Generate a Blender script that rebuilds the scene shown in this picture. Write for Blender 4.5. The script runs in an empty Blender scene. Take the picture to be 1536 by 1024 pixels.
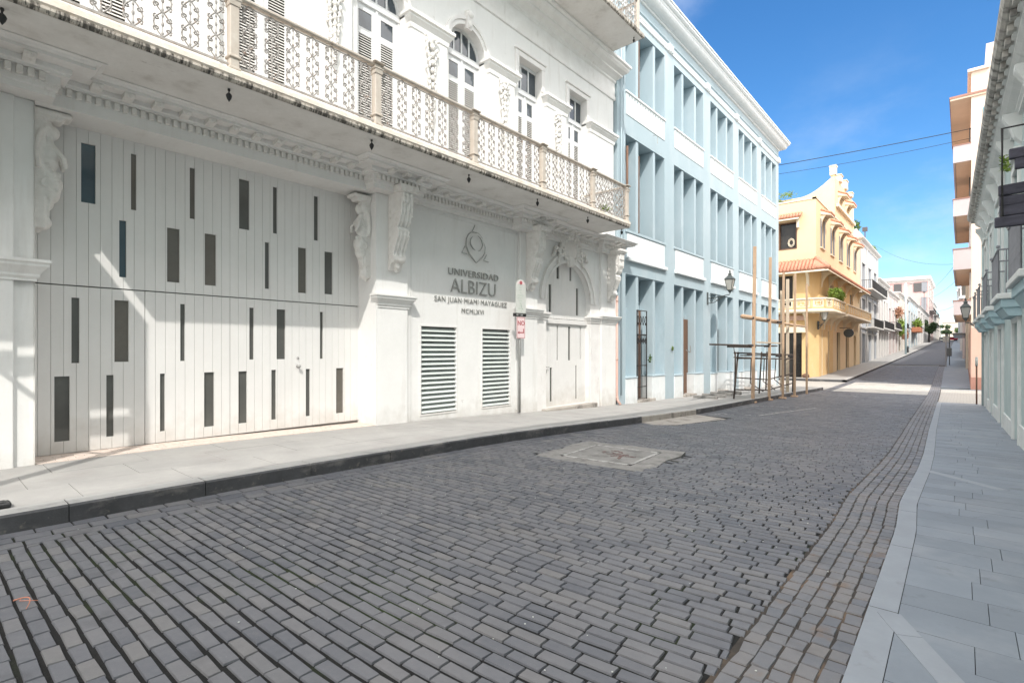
import bpy, math, random
import numpy as np
from mathutils import Matrix, Vector
random.seed(7); rng = np.random.default_rng(7)
R = math.radians; PI = math.pi
scene = bpy.context.scene; COL = scene.collection

# ---------------------------------------------------------------- objects
def tag(o, label=None, cat=None, group=None, kind=None):
    if label: o['label'] = label
    if cat: o['category'] = cat
    if group: o['group'] = group
    if kind: o['kind'] = kind
    return o
def thing(name, label, cat, loc=(0, 0, 0), rz=0, group=None, parent=None):
    o = bpy.data.objects.new(name, None); COL.objects.link(o)
    o.location = loc; o.rotation_euler = (0, 0, rz); o.empty_display_size = .1
    return tag(o, label, cat, group)
def kids(o): return [c for c in COL.objects if c.parent == o]
def copy_tree(o, parent=None):
    c = o.copy(); COL.objects.link(c)
    if parent: c.parent = parent
    for ch in kids(o): copy_tree(ch, c)
    return c
def dup(o, parent, loc=None, rz=None, sc=None):
    c = copy_tree(o, parent)
    if loc is not None: c.location = loc
    if rz is not None: c.rotation_euler = (0, 0, rz)
    if sc is not None: c.scale = sc
    return c

# ---------------------------------------------------------------- mesh builder
class MB:
    def __init__(s): s.v = []; s.f = []
    def add(s, vs, fs):
        n = len(s.v); s.v += [tuple(p) for p in vs]; s.f += [tuple(i + n for i in f) for f in fs]; return s
    def quad(s, a, b, c, d): return s.add([a, b, c, d], [(0, 1, 2, 3)])
    def box(s, x0, x1, y0, y1, z0, z1, c=0):
        if x0 > x1: x0, x1 = x1, x0
        if y0 > y1: y0, y1 = y1, y0
        if z0 > z1: z0, z1 = z1, z0
        if c <= 0:
            v = [(x, y, z) for z in (z0, z1) for y in (y0, y1) for x in (x0, x1)]
            return s.add(v, [(0, 2, 3, 1), (4, 5, 7, 6), (0, 1, 5, 4), (2, 6, 7, 3), (0, 4, 6, 2), (1, 3, 7, 5)])
        c = min(c, (x1-x0)/2.1, (y1-y0)/2.1, (z1-z0)/2.1)
        X = (x0, x1); Y = (y0, y1); Z = (z0, z1); v = []; ix = {}
        for i in (0, 1):
            for j in (0, 1):
                for k in (0, 1):
                    sx, sy, sz = (c, -c)[i], (c, -c)[j], (c, -c)[k]
                    ix[i, j, k] = len(v)
                    v += [(X[i], Y[j]+sy, Z[k]+sz), (X[i]+sx, Y[j], Z[k]+sz), (X[i]+sx, Y[j]+sy, Z[k])]
        f = []
        for a in range(3):
            o1, o2 = [q for q in range(3) if q != a]
            for side in (0, 1):
                L = []
                for p, q in ((0, 0), (1, 0), (1, 1), (0, 1)):
                    t = [0, 0, 0]; t[a] = side; t[o1] = p; t[o2] = q
                    L.append(ix[tuple(t)] + a)
                f.append(tuple(L) if (side ^ (a == 1)) else tuple(L[::-1]))
            for p in (0, 1):
                for q in (0, 1):
                    t0 = [0, 0, 0]; t0[o1] = p; t0[o2] = q; t1 = list(t0); t1[a] = 1
                    f.append((ix[tuple(t0)]+o1, ix[tuple(t1)]+o1, ix[tuple(t1)]+o2, ix[tuple(t0)]+o2))
        for k in ix.values(): f.append((k, k+1, k+2))
        return s.add(v, f)
    def prism(s, poly, axis, a0, a1):
        n = len(poly)
        def P(p, a):
            return (a, p[0], p[1]) if axis == 0 else (p[0], a, p[1]) if axis == 1 else (p[0], p[1], a)
        v = [P(p, a0) for p in poly] + [P(p, a1) for p in poly]
        f = [tuple(range(n))[::-1], tuple(range(n, 2*n))] + [(i, (i+1) % n, n+(i+1) % n, n+i) for i in range(n)]
        return s.add(v, f)
    def sweep(s, path, prof, caps=True):
        """profile [(out, z)] along plan path [(x, y)], out = to the right of travel, mitred corners"""
        n = len(path); rings = []
        for i, p in enumerate(path):
            p = Vector(p)
            d0 = (p - Vector(path[i-1])).normalized() if i else None
            d1 = (Vector(path[i+1]) - p).normalized() if i < n-1 else None
            if d0 is None: d0 = d1
            if d1 is None: d1 = d0
            n0 = Vector((d0.y, -d0.x)); n1 = Vector((d1.y, -d1.x))
            m = (n0 + n1); m = m / max(m.dot(n0), .2)
            rings.append([(p.x + m.x*o, p.y + m.y*o, z) for o, z in prof])
        k = len(prof); v = [q for r in rings for q in r]; f = []
        for i in range(n-1):
            for j in range(k-1):
                f.append((i*k+j, (i+1)*k+j, (i+1)*k+j+1, i*k+j+1))
        if caps: f += [tuple(range(k)), tuple(range((n-1)*k, n*k))[::-1]]
        return s.add(v, f)
    def tube(s, pts, r, n=6, closed=False, flat=None):
        P = [Vector(p) for p in pts]; m = len(P); v = []; up = Vector((0, 0, 1))
        for i, p in enumerate(P):
            a = P[(i-1) % m] if (i or closed) else P[i]; b = P[(i+1) % m] if (i < m-1 or closed) else P[i]
            t = (b - a).normalized() if (b-a).length > 1e-9 else Vector((0, 0, 1))
            ref = up if abs(t.z) < .95 else Vector((1, 0, 0))
            u = t.cross(ref).normalized(); w = t.cross(u).normalized()
            rr = r[i] if isinstance(r, (list, tuple)) else r
            for j in range(n):
                g = 2*PI*j/n
                v.append(p + u*math.cos(g)*rr + w*math.sin(g)*rr)
        f = []
        for i in range(m if closed else m-1):
            for j in range(n):
                a, b = i*n+j, i*n+(j+1) % n; c, d = ((i+1) % m)*n+(j+1) % n, ((i+1) % m)*n+j
                f.append((a, b, c, d))
        if not closed: f += [tuple(range(n))[::-1], tuple(range((m-1)*n, m*n))]
        return s.add(v, f)
    def lathe(s, cx, cy, prof, n=12):
        v = []; f = []
        for r, z in prof:
            for j in range(n): v.append((cx + r*math.cos(2*PI*j/n), cy + r*math.sin(2*PI*j/n), z))
        for i in range(len(prof)-1):
            for j in range(n): f.append((i*n+j, i*n+(j+1) % n, (i+1)*n+(j+1) % n, (i+1)*n+j))
        f += [tuple(range(n))[::-1], tuple(range((len(prof)-1)*n, len(prof)*n))]
        return s.add(v, f)
    def ball(s, c, r, n=8, m=6):
        rx, ry, rz = (r, r, r) if not isinstance(r, (tuple, list)) else r
        v = []; f = []
        for i in range(m+1):
            a = PI*i/m
            for j in range(n):
                b = 2*PI*j/n
                v.append((c[0]+rx*math.sin(a)*math.cos(b), c[1]+ry*math.sin(a)*math.sin(b), c[2]+rz*math.cos(a)))
        for i in range(m):
            for j in range(n): f.append((i*n+j, (i+1)*n+j, (i+1)*n+(j+1) % n, i*n+(j+1) % n))
        return s.add(v, f)
    def xf(s, M, start=0):
        s.v = s.v[:start] + [tuple(M @ Vector(p)) for p in s.v[start:]]; return s
    def merge(s, o, M=None):
        return s.add([tuple(M @ Vector(p)) for p in o.v] if M else o.v, o.f)
    def build(s, name, mat, parent=None, smooth=False, loc=None, remesh=None):
        me = bpy.data.meshes.new(name); me.from_pydata(s.v, [], s.f)
        me.materials.append(mat); me.update()
        if smooth: me.polygons.foreach_set('use_smooth', [True]*len(me.polygons))
        o = bpy.data.objects.new(name, me); COL.objects.link(o)
        if parent: o.parent = parent
        if loc: o.location = loc
        if remesh:
            m = o.modifiers.new('r', 'REMESH'); m.mode = 'VOXEL'; m.voxel_size = remesh; m.use_smooth_shade = True
        return o

def grid_wall(X, y0, y1, z0, z1, holes, depth, sgn=1, mb=None, back=False, flip=False):
    """wall face on plane x=X with rectangular holes and reveals going depth inward (-sgn)"""
    mb = mb or MB()
    ys = sorted({y0, y1} | {min(max(h[i], y0), y1) for h in holes for i in (0, 1)})
    zs = sorted({z0, z1} | {min(max(h[i], z0), z1) for h in holes for i in (2, 3)})
    def inh(y, z): return any(h[0] < y < h[1] and h[2] < z < h[3] for h in holes)
    for i in range(len(ys)-1):
        run = None
        for j in range(len(zs)-1):
            solid = not inh((ys[i]+ys[i+1])/2, (zs[j]+zs[j+1])/2)
            if solid and run is None: run = zs[j]
            if run is not None and (not solid or j == len(zs)-2):
                top = zs[j] if not solid else zs[j+1]
                mb.quad((X, ys[i], run), (X, ys[i+1], run), (X, ys[i+1], top), (X, ys[i], top)); run = None
    b = X - sgn*depth
    for h in holes:
        a, c, d, e = max(h[0], y0), min(h[1], y1), max(h[2], z0), min(h[3], z1)
        if h[2] > z0 - 1e-6: mb.quad((X, a, d), (X, c, d), (b, c, d), (b, a, d))
        mb.quad((X, a, e), (X, c, e), (b, c, e), (b, a, e))
        mb.quad((X, a, d), (X, a, e), (b, a, e), (b, a, d))
        mb.quad((X, c, d), (X, c, e), (b, c, e), (b, c, d))
        if back: mb.quad((b, a, d), (b, c, d), (b, c, e), (b, a, e))
    return mb
def arch_wall(mb, X, y0, y1, z0, z1, ya, yb, zb, zs, rz, depth, n=20):
    """wall on plane x=X around an arched opening"""
    b = X - depth; c = (ya+yb)/2; r = (yb-ya)/2
    if ya > y0: mb.quad((X, y0, z0), (X, ya, z0), (X, ya, z1), (X, y0, z1))
    if yb < y1: mb.quad((X, yb, z0), (X, y1, z0), (X, y1, z1), (X, yb, z1))
    if zb > z0:
        mb.quad((X, ya, z0), (X, yb, z0), (X, yb, zb), (X, ya, zb)); mb.quad((X, ya, zb), (X, yb, zb), (b, yb, zb), (b, ya, zb))
    A = [(c - r*math.cos(PI*i/n), zs + rz*math.sin(PI*i/n)) for i in range(n+1)]
    for (p, q), (s, t) in zip(A, A[1:]):
        mb.quad((X, p, q), (X, s, t), (X, s, z1), (X, p, z1)); mb.quad((X, p, q), (X, s, t), (b, s, t), (b, p, q))
    mb.quad((X, ya, zb), (X, ya, zs), (b, ya, zs), (b, ya, zb)); mb.quad((X, yb, zb), (X, yb, zs), (b, yb, zs), (b, yb, zb))
    return mb
def arc_band(mb, X, X1, c, zs, r0, rz0, r1, rz1, n=20, a0=0, a1=PI):
    """raised ring between two elliptical arcs, from plane X to X1 (front)"""
    for i in range(n):
        a, b = a0+(a1-a0)*i/n, a0+(a1-a0)*(i+1)/n
        P = lambda r, rz, t: (c - r*math.cos(t), zs + rz*math.sin(t))
        i0, i1, o0, o1 = P(r0, rz0, a), P(r0, rz0, b), P(r1, rz1, a), P(r1, rz1, b)
        mb.quad((X1, *i0), (X1, *i1), (X1, *o1), (X1, *o0))
        mb.quad((X, *o0), (X, *o1), (X1, *o1), (X1, *o0)); mb.quad((X, *i0), (X, *i1), (X1, *i1), (X1, *i0))
    return mb

# ---------------------------------------------------------------- materials
def mat(name, col, col2=None, scale=2.0, rough=.75, bump=.15, bscale=60, stain=None, metallic=0, spec=.35, stretch=(1, 1, 1), detail=5, bdist=.01, grime=None):
    m = bpy.data.materials.new(name); m.use_nodes = True; nt = m.node_tree; N = nt.nodes; L = nt.links
    bs = N['Principled BSDF']; bs.inputs['Roughness'].default_value = rough; bs.inputs['Metallic'].default_value = metallic
    bs.inputs['Specular IOR Level'].default_value = spec
    geo = N.new('ShaderNodeNewGeometry')
    mp = N.new('ShaderNodeMapping'); mp.inputs['Scale'].default_value = stretch; L.new(geo.outputs['Position'], mp.inputs[0])
    def noise(sc, det=detail, src=mp, r=.6):
        n = N.new('ShaderNodeTexNoise'); n.inputs['Scale'].default_value = sc; n.inputs['Detail'].default_value = det
        n.inputs['Roughness'].default_value = r; L.new(src.outputs[0], n.inputs['Vector']); return n
    def ramp(src, a, b, c0=(0, 0, 0, 1), c1=(1, 1, 1, 1)):
        r = N.new('ShaderNodeValToRGB'); r.color_ramp.elements[0].position = a; r.color_ramp.elements[1].position = b
        r.color_ramp.elements[0].color = c0; r.color_ramp.elements[1].color = c1; L.new(src, r.inputs[0]); return r
    def mix(fac, a, b, mode='MIX'):
        x = N.new('ShaderNodeMix'); x.data_type = 'RGBA'; x.blend_type = mode
        for s, val in ((0, fac), (6, a), (7, b)):
            if isinstance(val, (int, float)): x.inputs[s].default_value = val
            elif isinstance(val, tuple): x.inputs[s].default_value = (*val[:3], 1)
            else: L.new(val, x.inputs[s])
        return x.outputs[2]
    col2 = col2 or tuple(c*.86 for c in col)
    c = mix(ramp(noise(scale).outputs['Fac'], .3, .7).outputs[0], col, col2)
    c = mix(ramp(noise(scale*9).outputs['Fac'], .35, .75).outputs[0], c, mix(.5, c, col2))
    if stain:                                   # list of (colour, amount, low, high, scale, (sx, sy, sz))
        for sc_, amt, lo, hi, ss, st in stain:
            mp2 = N.new('ShaderNodeMapping'); mp2.inputs['Scale'].default_value = st; L.new(geo.outputs['Position'], mp2.inputs[0])
            r = ramp(noise(ss, 6, mp2, .65).outputs['Fac'], lo, hi)
            k = N.new('ShaderNodeMath'); k.operation = 'MULTIPLY'; k.inputs[1].default_value = amt; L.new(r.outputs[0], k.inputs[0])
            c = mix(k.outputs[0], c, sc_)
    if grime:                                   # splashed dirt along the foot of the wall: (colour, amount, from z, to z)
        sz = N.new('ShaderNodeSeparateXYZ'); L.new(geo.outputs['Position'], sz.inputs[0])
        ad = N.new('ShaderNodeMath'); ad.operation = 'MULTIPLY_ADD'; L.new(noise(3.5, 6).outputs['Fac'], ad.inputs[0]); ad.inputs[1].default_value = 1.1; L.new(sz.outputs['Z'], ad.inputs[2])
        mr = N.new('ShaderNodeMapRange'); mr.inputs[1].default_value = grime[3]+.55; mr.inputs[2].default_value = grime[2]+.4; mr.inputs[3].default_value = 0; mr.inputs[4].default_value = grime[1]; L.new(ad.outputs[0], mr.inputs[0])
        c = mix(mr.outputs[0], c, grime[0])
    L.new(c, bs.inputs['Base Color'])
    if bump:
        b = N.new('ShaderNodeBump'); b.inputs['Strength'].default_value = bump; b.inputs['Distance'].default_value = bdist
        L.new(noise(bscale, 4).outputs['Fac'], b.inputs['Height']); L.new(b.outputs[0], bs.inputs['Normal'])
    m['c'] = 1
    return m, nt, c, mix, noise, ramp, mp, bs
def mt(*a, **k): return mat(*a, **k)[0]

W1 = (1, 2.2, .25)
M = {}
M['plaster'] = mt('white_plaster', (.79, .785, .77), (.72, .715, .70), 1.3, .8, .22, 35, stain=[((.50, .47, .43), .42, .55, .78, 1.6, (1, 2.5, .30)), ((.42, .40, .37), .6, .66, .76, 5, (1, 1, 1))], grime=((.40, .36, .31), .55, -.1, .45))
M['plaster_old'] = mt('old_white_plaster', (.77, .755, .73), (.66, .64, .61), 2.2, .85, .3, 25, stain=[((.36, .33, .29), .45, .55, .78, 2.2, (1, 1, 1)), ((.25, .22, .2), .6, .68, .76, 6, (1, .5, 1))])
M['trim'] = mt('white_trim', (.80, .79, .775), (.70, .68, .66), 3, .7, .15, 45, stain=[((.40, .36, .32), .5, .60, .78, 3.5, (1, 1.6, .6))])
M['carved'] = mt('carved_white_stucco', (.78, .765, .74), (.66, .64, .61), 9, .8, .25, 60, stain=[((.38, .34, .30), .5, .58, .76, 8, (1, 1, 1))])
M['fascia'] = mt('weathered_fascia', (.62, .57, .50), (.36, .32, .28), 5, .9, .4, 40, stain=[((.05, .045, .04), .9, .46, .58, 3, (2, 6, 1.2)), ((.03, .03, .03), .8, .55, .62, 14, (1, 2, .6))])
M['slabtop'] = mt('white_slab_edge', (.80, .76, .71), (.70, .60, .50), 4, .85, .3, 40, stain=[((.45, .27, .17), .55, .60, .74, 3.5, (1, 1.5, 2)), ((.12, .1, .09), .8, .66, .72, 9, (1, .8, 2))])
M['rail'] = mt('beige_rail_paint', (.56, .51, .45), (.46, .40, .34), 6, .6, .15, 60, stain=[((.25, .16, .1), .6, .62, .74, 8, (1, 1, 1))])
M['iron'] = mt('worn_cast_iron', (.44, .42, .40), (.27, .25, .235), 14, .65, .2, 80, stain=[((.30, .15, .08), .6, .56, .68, 10, (1, 1, 1))])
M['board'] = mt('white_board', (.75, .74, .725), (.70, .69, .675), 1.5, .5, .06, 80, stain=[((.55, .52, .48), .22, .58, .80, 1.6, (1, 5, .35)), ((.40, .37, .34), .5, .70, .76, 6, (1, 1, .6))], grime=((.42, .38, .33), .5, .15, .6))
M['groove'] = mt('dark_gap', (.30, .29, .275), None, 3, .9, 0)
M['glass_warm'] = mt('slit_glass_brown', (.16, .145, .125), (.11, .10, .088), 1.2, .12, 0, spec=.6)  # brown, blue and grey slit colours stand for reflections in the panes
M['glass_blue'] = mt('slit_glass_blue', (.045, .085, .11), (.03, .06, .085), 1.0, .08, 0, spec=.7)
M['glass_grey'] = mt('slit_glass_grey', (.12, .12, .11), (.085, .085, .08), 1.2, .1, 0, spec=.6)
M['pane'] = mt('window_glass', (.06, .08, .10), (.03, .04, .05), 2, .08, 0, spec=.8)
M['shutter'] = mt('white_shutter_paint', (.74, .75, .76), (.66, .66, .66), 3, .55, .08, 60)
M['slat'] = mt('white_slat', (.74, .73, .71), (.62, .60, .57), 8, .6, .1, 60)
M['dark_backing'] = mt('dim_interior', (.10, .095, .09), None, 3, .9, 0)  # dark sheet behind the louvres, coloured for the shade between slats
M['slat_dark'] = mt('shutter_slat', (.60, .57, .52), (.48, .45, .40), 8, .6, .1, 60)
M['vent'] = mt('vent_slat', (.62, .66, .64), (.54, .58, .56), 3, .45, .05, 60)
M['lampiron'] = mt('grey_green_lamp_iron', (.10, .115, .115), (.06, .07, .07), 8, .5, .1, 60)
M['black'] = mt('black_iron', (.03, .03, .032), (.018, .018, .018), 8, .5, .1, 60)
M['steel'] = mt('galvanised_steel', (.42, .42, .41), (.33, .33, .32), 12, .45, .05, 60, metallic=.6)
M['letter'] = mt('brushed_grey_metal', (.42, .42, .40), (.34, .34, .325), 8, .4, .03, 60, metallic=.5)
M['pinkpipe'] = mt('pink_pipe', (.62, .42, .37), (.55, .36, .30), 4, .6, .1, 60)
M['blue'] = mt('pale_blue_plaster', (.40, .49, .535), (.375, .465, .51), .9, .8, .15, 40, stain=[((.52, .58, .61), .45, .50, .75, 1.1, (1, 1, .4)), ((.27, .34, .38), .45, .60, .78, 2.4, (1, 3, .3)), ((.58, .60, .60), .5, .70, .74, 4, (1, 1, 1))], grime=((.30, .33, .34), .4, -.4, .3))
M['bluetrim'] = mt('white_blue_trim', (.76, .78, .785), (.68, .72, .73), 2, .8, .1, 50, stain=[((.46, .48, .48), .5, .56, .76, 2.2, (1, 3.5, .35))], grime=((.36, .34, .31), .55, -.45, .1))
M['brownwood'] = mt('brown_wood', (.20, .115, .075), (.13, .07, .045), 6, .6, .2, 50, stretch=(4, 4, .6))
M['aqua'] = mt('aqua_plaster', (.44, .53, .525), (.37, .45, .45), 1.5, .85, .2, 40, stain=[((.56, .62, .60), .5, .55, .75, 1.8, (1, 1, .6)), ((.25, .32, .32), .45, .6, .75, 2.2, (1, 2, .4))])
M['aquatrim'] = mt('white_aqua_trim', (.66, .68, .67), (.56, .59, .58), 2.5, .85, .2, 40, stain=[((.34, .36, .36), .5, .56, .75, 2.2, (1, 2, .4))])
M['aquaslab'] = mt('aqua_slab', (.36, .49, .53), (.30, .42, .46), 3, .8, .15, 40)
M['oldcornice'] = mt('weathered_cornice', (.50, .49, .45), (.36, .35, .33), 3, .95, .5, 20, stain=[((.09, .09, .085), .85, .50, .64, 1.8, (1, 2.5, 1)), ((.2, .19, .18), .6, .5, .7, 6, (1, 1, 1))])
M['peach'] = mt('peach_plaster', (.76, .62, .52), (.72, .57, .47), 1, .85, .1, 40)
M['peachlow'] = mt('salmon_plaster', (.60, .42, .34), (.54, .36, .29), 1, .85, .1, 40)
M['redbase'] = mt('red_brown_base', (.36, .19, .15), None, 2, .8, .1, 40)
M['lilac'] = mt('unlit_lilac_parapet', (.52, .45, .45), (.48, .41, .41), 1, .85, .1, 40)  # parapet colour darkened so the fronts look unlit
M['soffit'] = mt('tan_soffit', (.66, .51, .40), (.58, .44, .34), 1, .9, .1, 40)
M['yellow'] = mt('yellow_plaster', (.75, .54, .28), (.68, .47, .23), .8, .85, .15, 40, stain=[((.72, .60, .42), .5, .55, .8, 1.2, (1, 1, .5))])
M['yellowpale'] = mt('pale_yellow_plaster', (.76, .60, .39), (.70, .54, .34), .7, .85, .15, 40, stain=[((.55, .42, .28), .4, .62, .8, 2, (1, 1, .4))])
M['cream'] = mt('cream_trim', (.78, .71, .58), (.70, .62, .48), 2, .8, .1, 40)
M['tile'] = mt('clay_roof_tile', (.40, .15, .09), (.58, .30, .21), 7, .85, .3, 30)
M['darkwin'] = mt('dark_window', (.035, .035, .04), (.06, .055, .05), 2, .2, 0, spec=.6)
M['greyshut'] = mt('grey_shutter', (.25, .26, .28), (.18, .19, .21), 3, .6, .05, 60)
M['terrac'] = mt('terracotta', (.45, .18, .10), None, 4, .8, .1, 50)
M['leaf'] = mt('leaf_green', (.10, .17, .035), (.05, .10, .02), 12, .6, 0)
M['leaflight'] = mt('leaf_light', (.22, .30, .05), (.12, .20, .03), 12, .6, 0)
M['leafdark'] = mt('leaf_dark', (.07, .11, .05), (.04, .07, .03), 6, .6, 0)
M['bloom'] = mt('red_bloom', (.36, .14, .12), (.34, .22, .12), 12, .6, 0)
M['twig'] = mt('dry_twig', (.10, .09, .09), None, 9, .8, 0)
M['timber'] = mt('bare_timber', (.56, .40, .28), (.42, .28, .18), 5, .75, .25, 40, stretch=(6, 6, .7), stain=[((.2, .12, .08), .5, .55, .7, 6, (3, 3, .6))])
M['timberpale'] = mt('pale_timber', (.62, .52, .40), (.5, .4, .3), 5, .75, .2, 40, stretch=(6, 6, .7))
M['oldiron'] = mt('rusty_dark_bar', (.09, .065, .05), (.05, .04, .035), 10, .7, .2, 60)
M['darkboards'] = mt('weathered_dark_boards', (.085, .085, .11), (.045, .045, .06), 4, .8, .5, 30, stretch=(1, 1, 5))
M['cable'] = mt('black_cable', (.02, .02, .022), None, 4, .6, 0)
M['lampglass'] = mt('frosted_lamp_glass', (.48, .47, .43), (.40, .39, .36), 4, .25, 0, spec=.6)
M['signwhite'] = mt('faded_sign_white', (.60, .61, .57), (.50, .52, .49), 8, .5, .03, 60)
M['signpink'] = mt('faded_sign_pink', (.76, .62, .62), (.72, .55, .56), 8, .5, .03, 60)
M['signgreen'] = mt('faded_green_print', (.52, .57, .51), None, 10, .5, 0)
M['signred'] = mt('red_print', (.42, .10, .11), None, 10, .5, 0)
M['concrete'] = mt('pale_concrete', (.29, .28, .265), (.21, .205, .195), 2.5, .9, .4, 50, stain=[((.12, .115, .11), .8, .50, .66, 3, (1, 1, 1)), ((.40, .39, .37), .5, .6, .7, 5, (1, 1, 1))])
M['sidewalk'] = mt('sidewalk_concrete', (.37, .36, .345), (.29, .285, .275), 1.6, .9, .25, 60, stain=[((.27, .25, .24), .6, .52, .72, 1.3, (1, 1, 1)), ((.46, .27, .2), .35, .66, .74, .7, (1, 1, 1))])
M['kerb'] = mt('black_painted_kerb', (.10, .10, .105), (.055, .055, .058), 2.5, .75, .3, 50, stain=[((.30, .28, .26), .6, .55, .72, 2.3, (1, .6, 1.5)), ((.22, .2, .17), .6, .6, .7, 12, (1, 1, 1))])
M['kerblight'] = mt('bare_concrete_kerb', (.44, .41, .37), (.32, .29, .26), 3, .9, .3, 50, stain=[((.1, .09, .085), .7, .54, .66, 2, (1, 1, 1))])
M['kerbtop'] = mt('kerb_top_concrete', (.44, .435, .42), (.34, .335, .325), 2.5, .9, .3, 50, stain=[((.18, .18, .18), .6, .55, .72, 2.5, (1, 1, 1))])
M['thresh'] = mt('pinkish_brick_threshold', (.68, .60, .54), (.58, .48, .42), 9, .85, .3, 50)
M['bluestone'] = mt('blue_grey_flagstone', (.21, .238, .27), (.178, .202, .232), 2.2, .62, .12, 90, stain=[((.29, .305, .325), .5, .5, .7, 1.2, (1, 1, 1)), ((.12, .13, .145), .55, .6, .7, 3, (1, 1, 1)), ((.5, .5, .5), .6, .74, .77, 30, (1, 1, 1))])
for _n, _k in (('blue_grey_flagstone_dark', .93), ('blue_grey_flagstone_light', 1.06)):
    M[_n] = mt(_n, (.21*_k, .238*_k, .27*_k), (.178*_k, .202*_k, .232*_k), 2.2, .62, .12, 90, stain=[((.29, .305, .325), .5, .5, .7, 1.2, (1, 1, 1)), ((.12, .13, .145), .55, .6, .7, 3, (1, 1, 1)), ((.5, .5, .5), .6, .74, .77, 30, (1, 1, 1))])
M['kerbright'] = mt('granite_kerb', (.275, .30, .33), (.235, .256, .282), 3, .6, .12, 90, stain=[((.16, .16, .17), .5, .6, .72, 4, (1, 1, 1))])
M['whiteline'] = mt('worn_white_line', (.50, .49, .47), (.36, .35, .34), 12, .8, .1, 60, stain=[((.25, .24, .23), .9, .48, .56, 9, (1, 1, 1))])
M['rust'] = mt('rust_red_letter', (.17, .085, .075), (.11, .07, .065), 16, .85, .1, 60, stain=[((.28, .27, .25), .8, .52, .6, 22, (1, 1, 1))])
M['carred'] = mt('red_car_paint', (.55, .06, .09), None, 2, .25, 0, spec=.6)
M['cardark'] = mt('dark_car_paint', (.06, .07, .075), None, 2, .25, 0, spec=.6)
M['hill'] = mt('distant_ground', (.3, .29, .27), None, .3, .9, 0)

# stone pavers: per-stone tint from a face attribute
def paver_mat(name, dark, light, warm, rough=.6):
    m, nt, c, mix, noise, ramp, mp, bs = mat(name, dark, light, 14, rough, .35, 90, bdist=.004)
    N = nt.nodes; L = nt.links
    a = N.new('ShaderNodeAttribute'); a.attribute_name = 'tint'
    r = N.new('ShaderNodeValToRGB'); e = r.color_ramp.elements
    e[0].position = 0; e[0].color = (*dark, 1); e[1].position = 1; e[1].color = (*warm, 1)
    x = e.new(.5); x.color = (*light, 1); L.new(a.outputs['Fac'], r.inputs[0])
    col = mix(.45, r.outputs[0], c)
    big = ramp(noise(.9).outputs['Fac'], .35, .7)
    oil = ramp(noise(1.7, 6).outputs['Fac'], .58, .72)
    col = mix(oil.outputs[0], col, mix(.45, col, (.03, .03, .034)))
    col = mix(big.outputs[0], col, mix(.35, col, (light[0]*1.6, light[1]*1.5, light[2]*1.4)))
    dirt = ramp(noise(2.3, 7).outputs['Fac'], .60 if name.startswith('brown') else .70, .68 if name.startswith('brown') else .80)
    col = mix(dirt.outputs[0], col, mix(.7, col, (.17, .115, .075)))
    sp = ramp(noise(160, 2).outputs['Fac'], .70, .74)
    k = N.new('ShaderNodeMath'); k.operation = 'MULTIPLY'; k.inputs[1].default_value = .5; L.new(sp.outputs[0], k.inputs[0])
    col = mix(k.outputs[0], col, (.42, .42, .42))
    L.new(col, bs.inputs['Base Color'])
    rr = ramp(noise(5).outputs['Fac'], .3, .7, (.42,)*3+(1,), (.68,)*3+(1,)); L.new(rr.outputs[0], bs.inputs['Roughness'])
    return m
M['paver'] = paver_mat('blue_slag_paver', (.074, .081, .098), (.134, .138, .151), (.182, .175, .168))
M['sett'] = paver_mat('brown_grey_sett', (.095, .108, .130), (.16, .158, .162), (.19, .172, .158))
def bed_mat():
    m, nt, c, mix, noise, ramp, mp, bs = mat('dark_joint_earth', (.016, .016, .016), (.009, .009, .009), 8, .95, .5, 60)
    N = nt.nodes; L = nt.links
    g = ramp(noise(.8).outputs['Fac'], .52, .68)
    geo = [n for n in N if n.bl_idname == 'ShaderNodeNewGeometry'][0]
    sx = N.new('ShaderNodeSeparateXYZ'); L.new(geo.outputs['Position'], sx.inputs[0])
    col = mix(g.outputs[0], c, (.022, .036, .008))
    L.new(col, bs.inputs['Base Color']); return m
M['bed'] = bed_mat()
def brick_mat(name, c1, c2, mortar, sx, sy, rot=0):
    m, nt, c, mix, noise, ramp, mp, bs = mat(name, c1, c2, 1.2, .7, 0)
    N = nt.nodes; L = nt.links
    geo = [n for n in N if n.bl_idname == 'ShaderNodeNewGeometry'][0]
    mp2 = N.new('ShaderNodeMapping'); mp2.inputs['Rotation'].default_value = (0, 0, rot); L.new(geo.outputs['Position'], mp2.inputs[0])
    b = N.new('ShaderNodeTexBrick'); b.inputs['Scale'].default_value = 1; b.inputs['Brick Width'].default_value = sx
    b.inputs['Row Height'].default_value = sy; b.inputs['Mortar Size'].default_value = .012
    b.inputs['Color1'].default_value = (*c1, 1); b.inputs['Color2'].default_value = (*c2, 1); b.inputs['Mortar'].default_value = (*mortar, 1)
    L.new(mp2.outputs[0], b.inputs['Vector'])
    L.new(mix(.5, b.outputs['Color'], c), bs.inputs['Base Color']); return m
M['crossfar'] = brick_mat('sunlit_side_pavers', (.42, .40, .37), (.36, .345, .32), (.2, .19, .18), .24, .1)  # side streets coloured paler, sun brightness put into the stone
M['crossing'] = paver_mat('sunlit_crossing_paver', (.33, .32, .30), (.42, .405, .38), (.46, .42, .37))  # paler stone colour carries the sunlit band over the crossing
M['gutterbed'] = mt('sandy_joint', (.075, .062, .050), (.035, .032, .03), 5, .95, .4, 60, stain=[((.16, .11, .075), .9, .52, .64, 1.3, (1, 1, 1))])
M['paverfar'] = brick_mat('far_pavers', (.13, .13, .135), (.10, .10, .11), (.05, .05, .05), .24, .1)
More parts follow.
